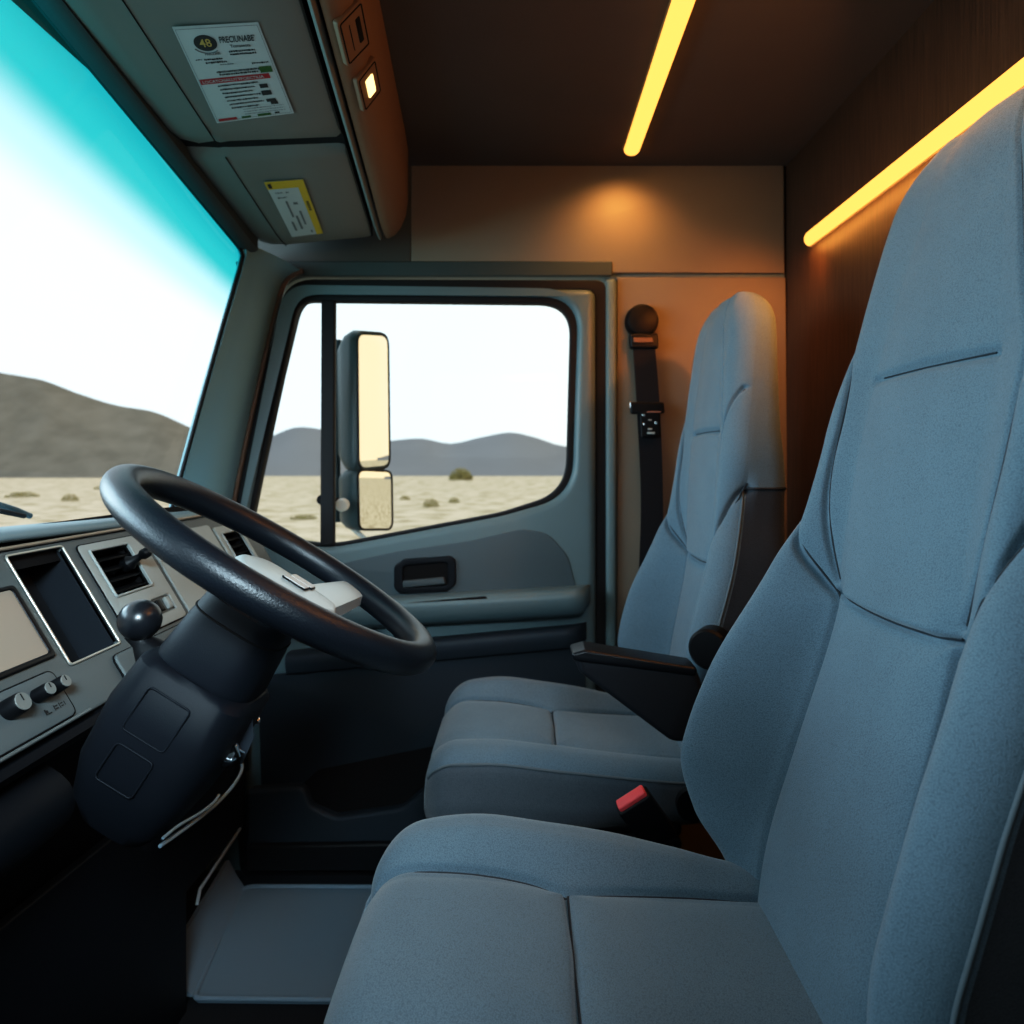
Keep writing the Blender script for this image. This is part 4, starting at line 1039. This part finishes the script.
def shrub_mesh(n, seed):
    r = np.random.default_rng(seed); V, Fc = [], []
    for _ in range(n):
        a = r.uniform(0, 2*PI); rad = r.uniform(0, 1)**.5; h = r.uniform(.02, 1)*math.sqrt(max(0, 1-rad*rad))
        c = np.array([rad*math.cos(a)*.95, rad*math.sin(a)*.95, h*.8+.02]); t1 = r.normal(size=3); t1 /= np.linalg.norm(t1); t2 = np.cross(t1, r.normal(size=3)); t2 /= np.linalg.norm(t2)
        s = r.uniform(.06, .13); k = len(V)
        V += [c-t1*s, c+t2*s*.45, c+t1*s, c-t2*s*.45]; Fc.append((k, k+1, k+2, k+3))
    me = bpy.data.meshes.new('shrub'); me.from_pydata([tuple(map(float, v)) for v in V], [], Fc); me.materials.append(LEAF)
    return me
big = shrub_mesh(900, 1); sm_ = shrub_mesh(400, 2)
def shrub(px, py, wpx, hpx, label, me, Y=None):
    Y = Y or 2.4*F/(py-VY)
    o = bpy.data.objects.new('desert_shrub', me); COL.objects.link(o); p = P(px, py, Y); o.location = (p.x, p.y, GZ)
    w = wpx/2/F*Y; o.scale = (w, w, hpx/F*Y); o.rotation_euler.z = px
    return tag(o, label, 'shrub', 'shrubs on the desert floor')
shrub(461, 480, 25, 15, 'rounded olive shrub, largest in the far window, at the foot of the hills', big)
shrub(431, 507, 17, 11, 'small dry shrub on the sand left of the olive shrub in the far window', sm_)
shrub(454, 503, 12, 8, 'little dry tuft on the sand below the large olive shrub', sm_)
shrub(405, 500, 11, 6, 'low dry tuft beside the outside mirror head', sm_)
shrub(304, 519, 28, 6, 'flat dry tuft seen through the small quarter pane', sm_)
shrub(70, 501, 16, 9, 'dark low shrub seen through the windscreen above the dashboard', sm_)
shrub(22, 497, 30, 7, 'wide low shrub at the left edge of the windscreen view', sm_)
shrub(110, 489, 30, 6, 'pale scrub patch at the foot of the left hill', sm_)

# ------------------------------------------------------------------ light
w = bpy.data.worlds.new('sky'); sc.world = w; w.use_nodes = True; nt = w.node_tree; L = nt.links.new
bg = nt.nodes['Background']
tc = nt.nodes.new('ShaderNodeTexCoord'); sx = nt.nodes.new('ShaderNodeSeparateXYZ'); L(tc.outputs['Generated'], sx.inputs[0])
r1 = nt.nodes.new('ShaderNodeMapRange'); r1.inputs[1].default_value = -.1; r1.inputs[2].default_value = .8
L(sx.outputs['X'], r1.inputs[0])
mx = nt.nodes.new('ShaderNodeMix'); mx.data_type = 'RGBA'; mx.inputs[6].default_value = (.80, .94, 1.0, 1); mx.inputs[7].default_value = (1.0, .80, .52, 1)
L(r1.outputs[0], mx.inputs[0])
L(mx.outputs[2], bg.inputs[0]); bg.inputs[1].default_value = 1.3
def area(name, loc, direction, sx_, sy_, power, col, spread=None):
    l = bpy.data.lights.new(name, 'AREA'); l.shape = 'RECTANGLE'; l.size = sx_; l.size_y = sy_; l.energy = power; l.color = col
    if spread: l.spread = spread
    o = bpy.data.objects.new(name, l); COL.objects.link(o); o.location = loc
    o.rotation_euler = Vector(direction).to_track_quat('-Z', 'Y').to_euler()
    return o
area('windscreen_daylight', (-1.9, .80, CZ+.40), (1, .03, -.10), 1.8, .8, 40, (.60, .86, 1.0))
area('near_fill', (.05, -.75, CZ+.75), (-.70, 1.75, -.85), .5, .4, 7, (.66, .88, 1.0), 1.0)  # added cool lamp behind the camera, brightens dash and hub
area('ceiling_strip_glow', (.296, 1.1, ZC-.024), (.3, 0, -1), 1.6, .04, 1.2, (1, .42, .09))
area('wall_strip_glow', (XR-.024, 1.22, CZ+.592), (-1, .35, -.5), 1.2, .04, 4.5, (1, .38, .08))
area('wall_wash', (XR-.034, 1.07, CZ+.566), (.6, 0, -1), 1.5, .015, 1.4, (1, .40, .08))
def spot(name, loc, d, e_, col, size):
    sp = bpy.data.lights.new(name, 'SPOT'); sp.energy = e_; sp.color = col; sp.spot_size = size; sp.spot_blend = 1; sp.shadow_soft_size = .02
    so = bpy.data.objects.new(name, sp); COL.objects.link(so); so.location = loc; so.rotation_euler = Vector(d).to_track_quat('-Z', 'Y').to_euler()
spot('ceiling_strip_end', (.27, 1.84, ZC-.03), (0, .45, -1), 4.5, (1, .45, .12), 2.2)
spot('wall_strip_middle', (XR-.04, 1.18, CZ+.56), (-.25, .42, -.26), 13, (1, .30, .05), 1.2)
spot('wall_strip_end', (XR-.05, 1.70, CZ+.57), (-.45, 1, -1.1), 3.5, (1, .32, .06), 2.4)

sc.view_settings.view_transform = 'Standard'; sc.view_settings.look = 'None'; sc.view_settings.exposure = 0; sc.view_settings.gamma = 1
sc.view_settings.use_curve_mapping = True
cm = sc.view_settings.curve_mapping; cc = cm.curves[3]
cc.points.new(.03, .018); cc.points.new(.22, .22); cc.points.new(.6, .68); cm.update()
sc.cycles.use_denoising = True
sc.cycles.max_bounces = 8; sc.cycles.transparent_max_bounces = 12; sc.cycles.sample_clamp_indirect = 6
